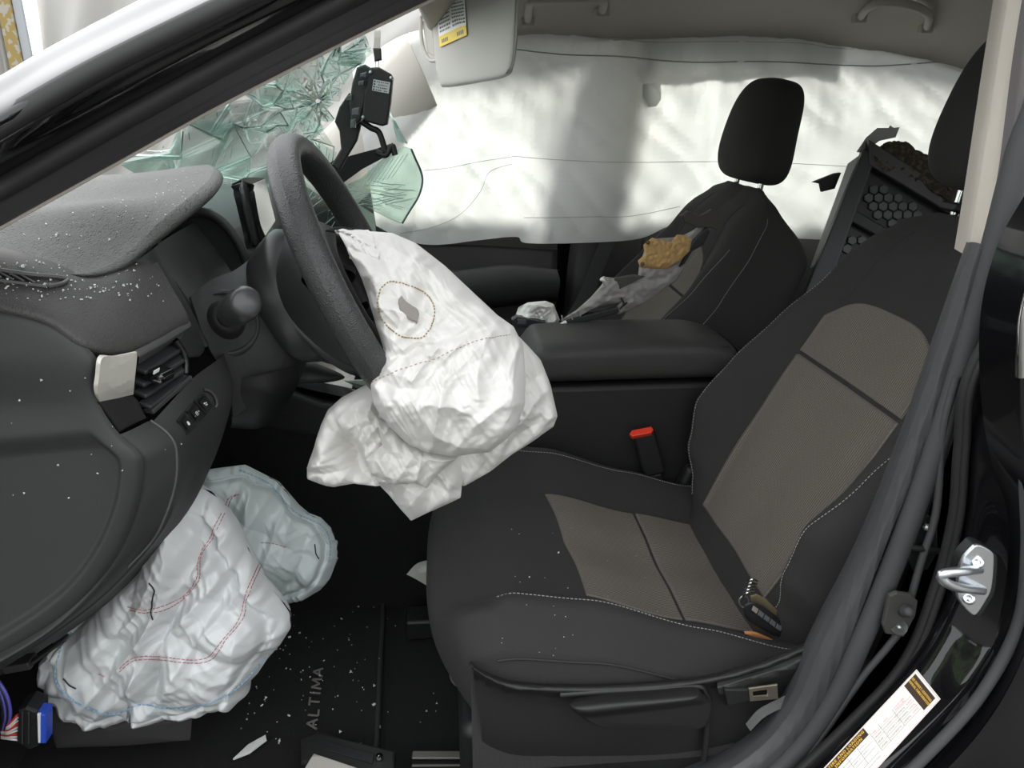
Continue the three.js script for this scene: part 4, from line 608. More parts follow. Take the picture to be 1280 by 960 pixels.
// ------------------------------------------------------------------ seats
function makeSeat(label, group) {
  const t = thing('front_seat', label, 'car seat', group, V(0, 0, 0)); t.position.set(0, 0, 0.37);
  // cushion; local z from -0.27 to 0.27
  const yb = [[-0.04, 0.50], [0.0, 0.545], [0.06, 0.560], [0.16, 0.546], [0.30, 0.500], [0.42, 0.470], [0.56, 0.455]];
  const hb = [[-0.04, 0.0], [0.0, 0.018], [0.06, 0.045], [0.27, 0.044], [0.42, 0.036], [0.56, 0.03]];
  const topY = (x, a) => lerpTable(yb, x) + lerpTable(hb, x) * (sstep(0.52, 0.84, a) - 0.8 * sstep(0.86, 1.0, a)) - 0.006 * sstep(0.3, 0.0, a) * sstep(0.05, 0.2, x);
  const xf = (a) => -0.040 + 0.055 * Math.pow(a, 3.2);
  const cushion = (u, v) => {                                             // u: side to side with the sides hanging down, v: from under the front edge to the back
    const s = u * 2 - 1, b = Math.abs(s) * 1.28, a = Math.min(1, b), side = Math.max(0, b - 1) / 0.28; let x, y;
    const x0 = xf(a);
    if (v < 0.3) { const q = v / 0.3, an = q * 1.75; x = x0 + 0.075 * (1 - Math.sin(an)) * (q < 0.9 ? 1 : 1); y = 0.40 + (topY(x0 + 0.05, a) - 0.40) * Math.pow(Math.sin(q * 1.5708), 1.0); x = x0 + 0.05 * Math.pow(Math.abs(q * 2 - 1.15) / 1.15, 2.2); if (q > 0.575) x = x0 + 0.05 * Math.pow((q - 0.575) / 0.425, 2.0); }
    else { const q = (v - 0.3) / 0.7; x = mix(x0 + 0.05, 0.52, q); y = topY(x, a); }
    const z = Math.sign(s) * (0.262 * a + 0.012 * Math.sin(side * 1.5708));
    if (side > 0) y = mix(y, 0.40, Math.pow(side, 1.3));
    return V(x, y, z);
  };
  mesh('cushion', surf(cushion, 110, 110, 0), M.cloth, t);
  const cTop = (x, z, l = 0) => { const a = Math.abs(z) / 0.262, e = 0.004; const y = topY(x, a), n = V(-(topY(x + e, a) - topY(x - e, a)) / (2 * e), 1, -(topY(x, Math.min(1, Math.abs(z + e) / 0.262)) - topY(x, Math.min(1, Math.abs(z - e) / 0.262))) / (2 * e)).normalize(); return V(x, y, z).addScaledVector(n, l); };
  const patch = (f, e, name, mat, nu = 90, nv = 90, p = t) => mesh(name, surf((u, v) => { const d = Math.min(u, 1 - u, v, 1 - v); return f(u, v, mix(-0.002, e, sstep(0, 0.012, d)) ); }, nu, nv), mat, p, true);
  const wi = (x) => 0.135 + 0.010 * Math.sin((x - 0.1) * 6);
  const fx = (z) => 0.150 + 0.030 * (1 - Math.pow(z / 0.145, 2)) * 0.4 + 0.02 * (z > 0 ? z / 0.14 : 0);
  patch((u, v, l) => { const zz = mix(-1, 1, v), x = mix(fx(zz * 0.14), 0.303, u); return cTop(x, zz * wi(x), l); }, 0.003, 'cushion_insert', M.insert);
  patch((u, v, l) => { const zz = mix(-1, 1, v), x = mix(0.306, 0.50, u); return cTop(x, zz * wi(x), l); }, 0.003, 'cushion_insert', M.insert);
  for (const sg of [-1, 1]) {
    const q = []; for (let k = 0; k <= 24; k++) { const x = mix(0.05, 0.46, k / 24); q.push(cTop(x, sg * mix(0.205, 0.222, k / 24), 0.001)); }
    mesh('stitching', dashes(q, 0.003, 0.002, 0.0005), M.thread, t).userData.kind = 'stuff';
    const q2 = []; for (let k = 0; k <= 24; k++) { const x = mix(0.0, 0.46, k / 24); const p = cushion(0.5 + sg * 0.5 * (1.0 / 1.28 * 1.0 + 0.03), 0.3 + 0.7 * (x - 0.02) / 0.5); q2.push(p.add(V(0, 0.0, sg * 0.001))); }
    mesh('piping', tube(q2, 0.0016, 40, 6), M.darkThread, t);
  }
  // back rest in its own frame: s up the back, n forward
  const B = V(0.44, 0.47, 0), rec = THREE.MathUtils.degToRad(28), su = V(Math.sin(rec), Math.cos(rec), 0), nf = V(-Math.cos(rec), Math.sin(rec), 0);
  const wid = [[0, 0.205], [0.1, 0.24], [0.22, 0.262], [0.34, 0.255], [0.45, 0.228], [0.53, 0.205], [0.575, 0.17], [0.598, 0.10]];
  const bol = [[0, 0.0], [0.05, 0.026], [0.10, 0.064], [0.17, 0.088], [0.26, 0.068], [0.36, 0.040], [0.46, 0.015], [0.6, 0]];
  const front = (s, a) => 0.040 - 0.03 * sstep(0.50, 0.60, s) + lerpTable(bol, s) * (sstep(0.50, 0.86, a) - 0.15 * sstep(0.9, 1, a)) - 0.006 * sstep(0.4, 0, a);
  const rearOf = (s) => -0.150 * (0.25 + 0.75 * sstep(0.6, 0.5, s)) * sstep(0.606, 0.54, s) - 0.004;
  const bk = (s, z, l) => { const w = lerpTable(wid, s), a = clamp(Math.abs(z) / w), e = Math.pow(a, 1 / 0.45), c = Math.sqrt(Math.max(0, 1 - e * e)), f = front(s, a), r = rearOf(s); return B.clone().addScaledVector(su, s).addScaledVector(nf, (f + r) / 2 + (f - r) / 2 * Math.pow(c, 0.35) + l).add(V(0, 0, z)); };
  const back = (u, v) => {                                                  // v round the section, u up the back
    const s = mix(-0.02, 0.598, Math.pow(u, 0.92)), w = lerpTable(wid, s) , an = v * 6.28319;   // 0: front middle
    const rear = rearOf(s);
    const c = Math.cos(an), e = Math.sin(an), sx = Math.sign(e) * Math.pow(Math.abs(e), 0.45) * w;
    const a = Math.abs(sx) / w, f = front(s, a), m = c >= 0 ? Math.pow(c, 0.35) : -Math.pow(-c, 0.45);
    const midn = (f + rear) / 2, half = (f - rear) / 2;
    return B.clone().addScaledVector(su, s).addScaledVector(nf, midn + half * m).add(V(0, 0, sx));
  };
  const bm = mesh('back_rest', surf(back, 110, 150, 0), M.cloth, t);
  const bw = (s) => 0.128 + 0.018 * Math.sin(s * 6);
  const topArc = (z) => 0.442 - 0.05 * Math.pow(Math.abs(z) / 0.15, 3.5);
  patch((u, v, l) => { const zz = mix(-1, 1, v), s = mix(0.03, 0.326, u); return bk(s, zz * bw(s), l); }, 0.004, 'back_insert', M.insert);
  patch((u, v, l) => { const zz = mix(-1, 1, v), s = mix(0.330, topArc(zz * 0.15), u); return bk(s, zz * bw(s), l); }, 0.004, 'back_insert', M.insert);
  for (const sg of [-1, 1]) {
    const q = []; for (let k = 0; k <= 30; k++) { const s = mix(0.03, 0.46, k / 30); q.push(bk(s, sg * lerpTable(wid, s) * mix(0.79, 0.90, k / 30), 0.001)); }
    mesh('stitching', dashes(q, 0.003, 0.002, 0.0005), M.thread, t).userData.kind = 'stuff';
    const qs = []; for (let k = 0; k <= 20; k++) { const s = mix(0.36, 0.56, k / 20); qs.push(bk(s, sg * mix(0.145, 0.10, Math.pow(k / 20, 0.6)), 0.0)); }
    mesh('piping', tube(qs, 0.0012, 30, 5), M.darkThread, t);
    const qd = []; for (let k = 0; k <= 30; k++) { const s = mix(0.02, 0.55, k / 30); const w = lerpTable(wid, s), f = front(s, 1); qd.push(B.clone().addScaledVector(su, s).addScaledVector(nf, mix(f, rearOf(s), 0.25)).add(V(0, 0, sg * (w * 0.996 + 0.0008)))); }
    mesh('stitching', dashes(qd, 0.003, 0.002, 0.0005), M.thread, t).userData.kind = 'stuff';
  }
  // head restraint on two posts
  const h = new THREE.Group(); h.name = 'head_restraint'; t.add(h);
  const hc = B.clone().addScaledVector(su, 0.735).addScaledVector(nf, 0.045), r2 = THREE.MathUtils.degToRad(12), hu = V(Math.sin(r2), Math.cos(r2), 0), hn = V(-Math.cos(r2), Math.sin(r2), 0);
  mesh('pad', surf((u, v) => {
    const th = mix(-1.5707, 1.5707, u), an = v * 6.28319, sp = (x, p) => Math.sign(x) * Math.pow(Math.abs(x), p);
    const yy = sp(Math.sin(th), 0.6), rr = sp(Math.cos(th), 0.45), w = mix(0.140, 0.105, (yy + 1) / 2), d = mix(0.058, 0.048, (yy + 1) / 2);
    const sx = sp(Math.sin(an), 0.6) * w * rr, dn = sp(Math.cos(an), 0.6) * d * rr + 0.012 * (1 - Math.pow(sx / 0.14, 2)) - 0.01 * Math.pow(yy, 2);
    return hc.clone().addScaledVector(hu, yy * 0.108).addScaledVector(hn, dn).add(V(0, 0, sx));
  }, 60, 80, 0), M.cloth, h);
  for (const sg of [-1, 1]) { mesh('post', rod(hc.clone().addScaledVector(hu, -0.16).add(V(0.008, 0, sg * 0.07)), hc.clone().addScaledVector(hu, -0.05).add(V(0, 0, sg * 0.07)), 0.0062, 12), M.chrome, h); mesh('post_collar', placed(rbox(0.03, 0.012, 0.035, 0.004), hc.clone().addScaledVector(hu, -0.132).add(V(0.004, 0, sg * 0.07)), 0, 0, -0.3), M.plasticBlack, h); }
  const sq = []; for (let k = 0; k <= 24; k++) { const a = mix(-0.085, 0.085, k / 24); sq.push(hc.clone().addScaledVector(hu, a).addScaledVector(hn, 0.016 - 0.2 * a * a).add(V(0, 0, mix(0.135, 0.10, (a / 0.098 + 1) / 2) * (1 - Math.pow(Math.abs(a) / 0.105, 5)) + 0.0012))); }
  mesh('piping', tube(sq, 0.0011, 40, 5), M.darkThread, h);
  mesh('recliner_cover', placed(rbox(0.11, 0.12, 0.03, 0.014), V(0.455, 0.46, -0.255), 0, 0, -0.4), M.plasticBlack, t);
  mesh('seat_base', rbox(0.50, 0.12, 0.44, 0.02).translate(0.25, 0.355, 0), M.plasticBlack, t);
  for (const sg of [-1, 1]) mesh('seat_rail', rbox(0.62, 0.04, 0.05, 0.006).translate(0.22, 0.262, sg * 0.2), M.plasticBlack, t);
  return t;
}
const seat = makeSeat('black cloth driver seat with grey woven inserts, key fob lying on its cushion', 'front seats');
// outer plastic shield with the height lever, on the driver's seat only
{
  const q = (x, y, z = 0.650) => Z(x, y, z).sub(seat.position);
  const L = (pts, z) => pts.map(([x, y]) => q(x, y, z));
  const s0 = [[588, 826], [606, 838], [640, 850], [690, 854], [760, 854], [830, 850], [890, 842], [950, 826], [1000, 806], [1040, 788]];
  const off = (dy, f) => s0.map(([x, y], i) => [x + f * (i < 2 ? 4 : 0), y + dy]);
  const drop = s0.map(([x, y], i) => [x + [14, 10, 4, 0, 0, 0, 0, 0, 0, 0][i], [1000, 1010, 1020, 1020, 1020, 1020, 1010, 990, 960, 930][i]]);
  mesh('side_shield', sheet([L(s0, 0.625), L(off(2, 0), 0.648), L(off(10, 1), 0.657), L(off(22, 1), 0.648), L(drop.map(([x, y], i) => [x, mix(s0[i][1], y, 0.5)]), 0.645), L(drop, 0.63)], { nu: 60, nv: 60, thick: 0.003 }), M.seatPlastic, seat);
  mesh('height_lever', (() => { const g = pillow({ outline: [[712, 883], [718, 878], [760, 872], [820, 867], [868, 863], [876, 865], [884, 872], [890, 882], [888, 896], [876, 910], [820, 911], [760, 910], [738, 903], [722, 893]], z: 0.668, front: 0.014, back: 0.02, pow: 9, seg: 120, rings: 30, wr: (x, y, r) => -0.010 * sstep(884, 900, y + 0.12 * (x - 712)) }); g.translate(-seat.position.x, -seat.position.y, -seat.position.z); return g; })(), M.seatPlastic, seat);
  mesh('lever_guard', tube(L([[700, 868], [760, 864], [830, 861], [872, 858], [880, 864], [886, 878], [884, 910], [880, 950]], 0.655), 0.004, 60, 8), M.seatPlastic, seat);
  mesh('rear_shield', sheet([L([[896, 850], [940, 838], [985, 822], [1030, 800]], 0.652), L([[898, 864], [942, 850], [988, 836], [1032, 812]], 0.662), L([[905, 880], [950, 870], [995, 850], [1036, 830]], 0.652)], { thick: 0.003 }), M.seatPlastic, seat);
  mesh('wire_loop', tube([q(560, 795, 0.5), q(562, 835, 0.5), q(566, 852, 0.5), q(578, 859, 0.5), q(600, 862, 0.5)], 0.0018, 30, 6), M.steel, seat);
}
// passenger seat
{
  const s2 = makeSeat('black cloth passenger seat with a broken grey plastic panel lying against its back', 'front seats');
  s2.position.set(-0.045, -0.022, -0.37); s2.children.find((c) => c.name === 'head_restraint').position.set(0, -0.026, 0);
}
console.log('seats');
// rear bench
{
  const r = thing('rear_seat', 'black rear bench seat behind the front seats', 'car seat');
  mesh('bench_cushion', rbox(0.5, 0.2, 1.08, 0.06, 5).translate(1.22, 0.42, 0), M.cloth, r);
  mesh('bench_back', placed(rbox(0.16, 0.62, 1.08, 0.06, 5), V(1.56, 0.70, 0), 0, 0, -0.35), M.cloth, r);
  mesh('parcel_shelf', rbox(0.3, 0.03, 1.08).translate(1.78, 1.0, 0), M.plasticBlack, r);
}
// centre console
{
  const c = thing('centre_console', 'black centre console with a padded arm rest lid between the seats', 'console');
  const body = [[-0.46, 0.24], [-0.46, 0.70], [-0.36, 0.72], [-0.22, 0.66], [-0.05, 0.635], [0.10, 0.66], [0.15, 0.675], [0.52, 0.675], [0.56, 0.64], [0.58, 0.24]];
  const sh = new THREE.Shape(body.map(([x, y]) => new THREE.Vector2(x, y)));
  const g = new THREE.ExtrudeGeometry(sh, { depth: 0.16, bevelEnabled: true, bevelSize: 0.008, bevelThickness: 0.008, bevelSegments: 3 }); g.translate(0, -0.004, -0.08); mesh('console_body', g, M.plasticBlack2 = S({ color: L3(0.013, 0.013, 0.013), roughness: 0.6 }), c);
  const lidTop = [[0.05, 0.735], [0.10, 0.750], [0.2, 0.757], [0.35, 0.760], [0.45, 0.757], [0.52, 0.742]];
  mesh('arm_rest_lid', surf((u, v) => {
    const x = mix(0.125, 0.535, u), ends = sstep(0, 0.10, u) * sstep(1, 0.93, u), an = v * 6.28319, c2 = Math.cos(an), s2 = Math.sin(an), p = (k, e) => Math.sign(k) * Math.pow(Math.abs(k), e);
    const hw = 0.094 * (0.75 + 0.25 * ends), topy = lerpTable(lidTop, x) - 0.028 * (1 - ends), mid = (topy + 0.683) / 2, hh = (topy - 0.683) / 2;
    return V(x, mid + hh * p(s2, 0.55), hw * p(c2, 0.38));
  }, 60, 60), S({ color: L3(0.032, 0.032, 0.031), roughness: 0.6, bumpMap: grainTex, bumpScale: 0.0003 }), c);
  mesh('lid_seam', tube([V(0.14, 0.732, 0.088), V(0.2, 0.744, 0.078), V(0.35, 0.749, 0.076), V(0.50, 0.744, 0.078)], 0.001, 40, 5), M.darkThread, c);
  mesh('lid_end_front', plate([V(0.125, 0.688, -0.07), V(0.125, 0.688, 0.07), V(0.128, 0.72, 0.068), V(0.128, 0.72, -0.068)], 0.004), M.plasticBlack, c);
  mesh('lid_end_back', plate([V(0.535, 0.688, -0.07), V(0.535, 0.688, 0.07), V(0.532, 0.725, 0.068), V(0.532, 0.725, -0.068)], 0.004), M.plasticBlack, c);
  mesh('gear_plate', plate([V(-0.34, 0.735, -0.08), V(-0.34, 0.735, 0.08), V(-0.06, 0.655, 0.08), V(-0.06, 0.655, -0.08)], 0.02), M.pianoBlack, c);
  mesh('gear_lever', [lathe([[0, 0], [0.012, 0], [0.012, 0.5], [0.024, 0.6], [0.028, 0.8], [0.02, 0.97], [0, 1]], V(-0.16, 0.67, 0), V(-0.13, 0.80, 0))], M.plasticSmooth, c);
  mesh('side_carpet', plate([V(-0.46, 0.24, 0.096), V(0.1, 0.24, 0.096), V(0.1, 0.60, 0.096), V(-0.1, 0.58, 0.096), V(-0.46, 0.66, 0.096)], 0.008), M.carpet, c);
}
// driver's buckle
{
  const b = thing('seat_belt_buckle', 'black seat belt buckle with a red release button beside the console', 'buckle');
  const A = Z(803, 537, 0.115), U = V(0.02, 0.085, 0), n = U.clone().normalize();
  const base = Z(818, 592, 0.115), R = V(1, 0.06, 0.1).normalize();
  const box = boxBetween(base, A, 0.040, 0.020, V(0, 0, 1), 0.006); mesh('housing', box, M.plasticBlack, b);
  const tp = Z(803, 542, 0.126);
  mesh('release_button', plate([Z(787, 541, 0.127), Z(790, 538, 0.120), Z(814, 533, 0.120), Z(817, 536, 0.127), Z(814, 541, 0.131), Z(790, 546, 0.131)], 0.010, { bevel: 0.0015 }), M.red, b);
  mesh('stalk', boxBetween(Z(826, 680, 0.118), base, 0.025, 0.012, V(0, 0, 1), 0.003), M.plasticBlack, b);
  const fl = thing('floor_mat', 'black carpet floor mat with grey embroidered lettering in the driver footwell', 'floor mat');
  mesh('pile', plate([Y(120, 760, 0.25), Y(440, 690, 0.25), Y(482, 740, 0.25), Y(474, 960, 0.25), Y(440, 1080, 0.25), Y(150, 1080, 0.25), Y(-60, 960, 0.25)], 0.012, { bevel: 0.003 }), M.mat, fl);
  mesh('edge_binding', tube([Y(400, 700, 0.252), Y(440, 690, 0.252), Y(476, 726, 0.252), Y(474, 850, 0.252), Y(468, 960, 0.252), Y(455, 1060, 0.252)], 0.004, 60, 6), S({ color: L3(0.02, 0.02, 0.02), roughness: 0.9 }), fl);
  // embroidered letters, built from strokes; the line of writing runs across the mat
  const T0 = Y(396, 912, 0.2535), TX = Y(404, 836, 0.2535).sub(T0), TY = Y(383, 911, 0.2535).sub(T0), glyphs = { A: [[0, 0, 0.5, 1], [0.5, 1, 1, 0], [0.22, 0.36, 0.78, 0.36]], L: [[0.1, 0, 0.1, 1], [0.1, 0, 0.9, 0]], T: [[0.5, 0, 0.5, 1], [0, 1, 1, 1]], I: [[0.5, 0, 0.5, 1]], M: [[0, 0, 0.1, 1], [0.1, 1, 0.5, 0.2], [0.5, 0.2, 0.9, 1], [0.9, 1, 1, 0]] };
  const word = 'ALTIMA', strokes = [], wide = { A: 1, L: 0.8, T: 0.9, I: 0.4, M: 1.15 }, total = [...word].reduce((t, c) => t + wide[c] + 0.32, -0.32); let cur = 0;
  for (const c of word) { for (const [x0, y0, x1, y1] of glyphs[c]) { const q = (x, y) => T0.clone().addScaledVector(TX, (cur + x * wide[c]) / total).addScaledVector(TY, y).add(V(0, 0.001, 0)); strokes.push(boxBetween(q(x0, y0), q(x1, y1), 0.0032, 0.0016, V(0, 1, 0), 0.0004)); } cur += wide[c] + 0.32; }
  mesh('lettering', strokes, S({ color: L3(0.16, 0.15, 0.14), roughness: 0.9 }), fl);
}
console.log('console');

// ------------------------------------------------------------------ shattered windscreen
const WN = V(-0.30, 0.92, 0.25).normalize();                                  // the broken screen sags inwards away from the driver's pillar
const zW = (px, py) => clamp(0.24 - 0.0060 * (py - (240 - 0.55 * (px - 78))), -0.62, 0.30);
const W = (px, py, off = 0) => Z(px, py, zW(px, py)).addScaledVector(WN, off);
{
  const w = setting('window_1', 'shattered greenish windscreen torn open on the passenger side', 'windscreen');
  const region = [[140, 235], [140, 205], [200, 170], [320, 104], [430, 48], [462, 36], [452, 70], [440, 92], [424, 112], [414, 140], [406, 165], [412, 190], [424, 214], [430, 240], [436, 262], [452, 300], [350, 300], [300, 235]];
  const inside = (x, y) => { let c = false; for (let i = 0, j = region.length - 1; i < region.length; j = i++) { const [xi, yi] = region[i], [xj, yj] = region[j]; if ((yi > y) !== (yj > y) && x < (xj - xi) * (y - yi) / (yj - yi) + xi) c = !c; } return c; };
  const C = [398, 128], nS = 26, radii = [4, 16, 30, 46, 66, 90, 118, 150, 186, 226, 270, 320];
  const spoke = Array.from({ length: nS }, (_, i) => (i + 0.7 * (rnd() - 0.5)) / nS * 6.28319);
  const node = (i, k) => { const a = spoke[i % nS] + 0.10 * Math.sin(i * 3.7 + k * 1.9), r = radii[k] * (1 + 0.16 * Math.sin(i * 2.3 + k * 5.1)); return [C[0] + r * Math.cos(a) * 1.05, C[1] + r * Math.sin(a) * 0.85]; };
  const crackL = [], crackD = []; let made = 0;
  const glassTints = [[0.90, 0.97, 0.95], [0.85, 0.95, 0.92], [0.80, 0.93, 0.89], [0.95, 0.985, 0.975]].map((c) => P({ color: L3(...c), roughness: 0.04, transmission: 1, thickness: 0, ior: 1.5 }));
  for (let k = 0; k < radii.length - 1; k++) for (let i = 0; i < nS; i++) {
    const q = [node(i, k), node(i + 1, k), node(i + 1, k + 1), node(i, k + 1)], cx = q.reduce((s, p) => s + p[0], 0) / 4, cy = q.reduce((s, p) => s + p[1], 0) / 4;
    if (!inside(cx, cy)) continue;
    const t1 = 0.005 * (rnd() - 0.5), t2 = 0.006 * (rnd() - 0.5), t3 = 0.006 * (rnd() - 0.5), pts = q.map(([x, y]) => W(cx + (x - cx) * 0.985, cy + (y - cy) * 0.985, t1 + t2 * (x - cx) / 20 + t3 * (y - cy) / 20));
    mesh('shard', plate(pts, 0.004, { bevel: 0 }), glassTints[Math.floor(rnd() * 4)], w); made++;
    const e = (a, b, list, r) => list.push(rod(W(a[0], a[1], 0.003), W(b[0], b[1], 0.003), r, 4));
    if (rnd() < 0.85) e(q[0], q[3], rnd() < 0.6 ? crackL : crackD, 0.0007 + 0.0013 * rnd());
    if (rnd() < 0.8) e(q[0], q[1], rnd() < 0.65 ? crackL : crackD, 0.0005 + 0.001 * rnd());
    const fine = cx > 350 ? 9 : 3;
    for (let f = 0; f < fine; f++) { const a = rnd(), b = rnd(), c = rnd(), d = rnd(), pt = (u, v) => [mix(mix(q[0][0], q[1][0], u), mix(q[3][0], q[2][0], u), v), mix(mix(q[0][1], q[1][1], u), mix(q[3][1], q[2][1], u), v)]; e(pt(a, b), pt(mix(a, c, 0.6), mix(b, d, 0.6)), rnd() < 0.7 ? crackL : crackD, 0.0004 + 0.0006 * rnd()); }
  }
  mesh('white_crack_lines', crackL, M.crack, w).userData.kind = 'stuff'; mesh('dark_crack_lines', crackD, M.crackDark, w).userData.kind = 'stuff';
  console.log('shards', made);
  // torn sheet hanging on the passenger side with the black mirror patch
  const h = thing('hanging_glass', 'torn greenish piece of windscreen hanging beside the steering wheel rim', 'glass piece');
  const zt = (x, y) => -0.14 - 0.0012 * (x - 440) + 0.0006 * (y - 220);
  const q = (x, y, l = 0) => Z(x, y, zt(x, y) + l);
  mesh('glass_sheet', plate([[420, 246], [432, 232], [452, 222], [470, 206], [486, 192], [505, 183], [515, 186], [520, 200], [527, 216], [528, 228], [524, 244], [512, 264], [502, 279], [490, 274], [470, 264], [446, 252], [430, 248]].map(([x, y]) => q(x, y)), 0.005, { bevel: 0 }), P({ color: L3(0.80, 0.90, 0.85), roughness: 0.04, transmission: 0.9, thickness: 0, ior: 1.5 }), h);
  mesh('lower_flap', plate([[424, 246], [446, 254], [468, 268], [470, 290], [460, 300], [440, 292], [430, 270]].map(([x, y]) => q(x, y, -0.02)), 0.004, { bevel: 0 }), P({ color: L3(0.78, 0.88, 0.82), roughness: 0.2, transmission: 0.7, thickness: 0 }), h);
  mesh('dark_edge', tube([q(514, 186), q(519, 198), q(526, 214), q(528, 228), q(523, 246), q(512, 264), q(503, 279)], 0.0022, 40, 5), M.crackDark, h);
  const fine = []; for (let i = 0; i < 46; i++) { const a = 420 + rnd() * 70, b = 225 + rnd() * 35; fine.push(rod(q(a, b, 0.005), q(a + 14 + rnd() * 26, b - 10 + rnd() * 18, 0.005), 0.0004 + 0.0005 * rnd(), 4)); }
  for (let i = 0; i < 8; i++) fine.push(rod(q(448 + i * 6, 236 - i * 2, 0.005), q(468 + i * 6, 206 - i * 2, 0.005), 0.0006, 4));
  mesh('crack_lines', fine, M.crack, h).userData.kind = 'stuff';
  mesh('mirror_patch', plate([[400, 212], [418, 200], [440, 194], [470, 186], [492, 178], [494, 188], [478, 198], [452, 212], [430, 228], [420, 232], [406, 228]].map(([x, y]) => q(x, y, 0.006)), 0.004, { bevel: 0.0005 }), M.plasticBlack, h);
  const fl = thing('glass_flap', 'crumpled strip of crazed white glass beside the camera module', 'glass piece');
  mesh('crazed_sheet', sheet([[Z(488, 140, -0.22), Z(494, 160, -0.22), Z(498, 176, -0.22)], [Z(492, 150, -0.2), Z(500, 166, -0.2), Z(506, 178, -0.2)], [Z(494, 165, -0.22), Z(502, 172, -0.22), Z(508, 180, -0.22)]], { thick: 0.003 }), M.crack, fl);
}
// camera module that dangles from its cable
{
  const c = thing('camera_module', 'black windscreen camera module dangling from its ribbon cable', 'camera module'), z0 = -0.02;
  const q = (x, y, d = 0) => Z(x, y, z0 + d);
  mesh('housing', plate([[464, 84], [474, 84], [488, 92], [491, 97], [488, 130], [484, 156], [478, 158], [456, 152], [452, 146], [456, 116]].map(([x, y]) => q(x, y, 0.02)), 0.03, { bevel: 0.003 }), S({ color: L3(0.008, 0.008, 0.009), roughness: 0.45 }), c);
  mesh('side_bracket', plate([[446, 84], [456, 80], [466, 86], [458, 116], [452, 150], [440, 160], [436, 130], [440, 104]].map(([x, y]) => q(x, y, -0.005)), 0.02, { bevel: 0.003 }), S({ color: L3(0.03, 0.03, 0.031), roughness: 0.35 }), c);
  for (const [x, y, w, hh] of [[450, 92, 8, 5], [448, 102, 7, 5], [433, 120, 7, 6], [440, 136, 9, 8], [438, 150, 6, 10]]) mesh('clip', plate([[x, y], [x + w, y - 2], [x + w, y + hh], [x, y + hh]].map(([a, b]) => q(a, b, 0.022)), 0.014, { bevel: 0.0015 }), S({ color: L3(0.10, 0.10, 0.105), roughness: 0.3 }), c);
  mesh('mirror_stem', plate([[436, 116], [446, 130], [452, 152], [446, 176], [434, 196], [424, 214], [414, 206], [426, 186], [424, 164], [418, 152], [424, 134]].map(([x, y]) => q(x, y, -0.02)), 0.02, { bevel: 0.003 }), M.plasticBlack, c);
  mesh('lower_bracket', [tube([q(452, 152), q(464, 160), q(474, 166), q(482, 190)], 0.005, 24, 8), tube([q(470, 190), q(482, 194), q(490, 182), q(494, 194)], 0.005, 24, 8)], M.plasticBlack, c);
  mesh('screw', [q(463, 91, 0.0205), q(489, 98, 0.0205), q(454, 147, 0.0205)].flatMap((p) => [rod(p, p.clone().add(V(0, 0.001, 0.003)), 0.0028, 8)]), M.steel, c);
  const lab = printed(256, 160, (x, w, h) => { x.fillStyle = '#b9babc'; x.fillRect(0, 0, w, h); x.fillStyle = '#3a3a3c'; x.font = 'bold 30px sans-serif'; for (let r = 0; r < 4; r++) { x.fillRect(10, 14 + r * 38, 26, 24); for (let k = 0; k < 6; k++) if (rnd() > 0.2) x.fillRect(54 + k * 30, 18 + r * 38, 14 + rnd() * 12, 12 + rnd() * 6); } });
  sticker('printed_label', q(467, 99, 0.021), q(488, 103, 0.021), q(486, 117, 0.021), q(465, 113, 0.021), lab, c, 0.001);
  mesh('ribbon_cable', sheet([[q(467, 20, 0), q(468, 40, 0.004), q(467, 62, 0)], [q(475, 20, 0), q(476, 40, 0.004), q(475, 62, 0)]], { thick: 0.002 }), M.silver, c);
  mesh('cable_plug', plate([[466, 60], [476, 60], [477, 75], [468, 77]].map(([x, y]) => q(x, y, 0.004)), 0.012), M.plasticBlack, c);
  for (const x of [470, 474]) mesh('wire', tube([q(x, 74, 0), q(x - 1, 80, 0.002), q(x, 90, 0.004)], 0.0009, 12, 5), M.whiteMark, c);
}
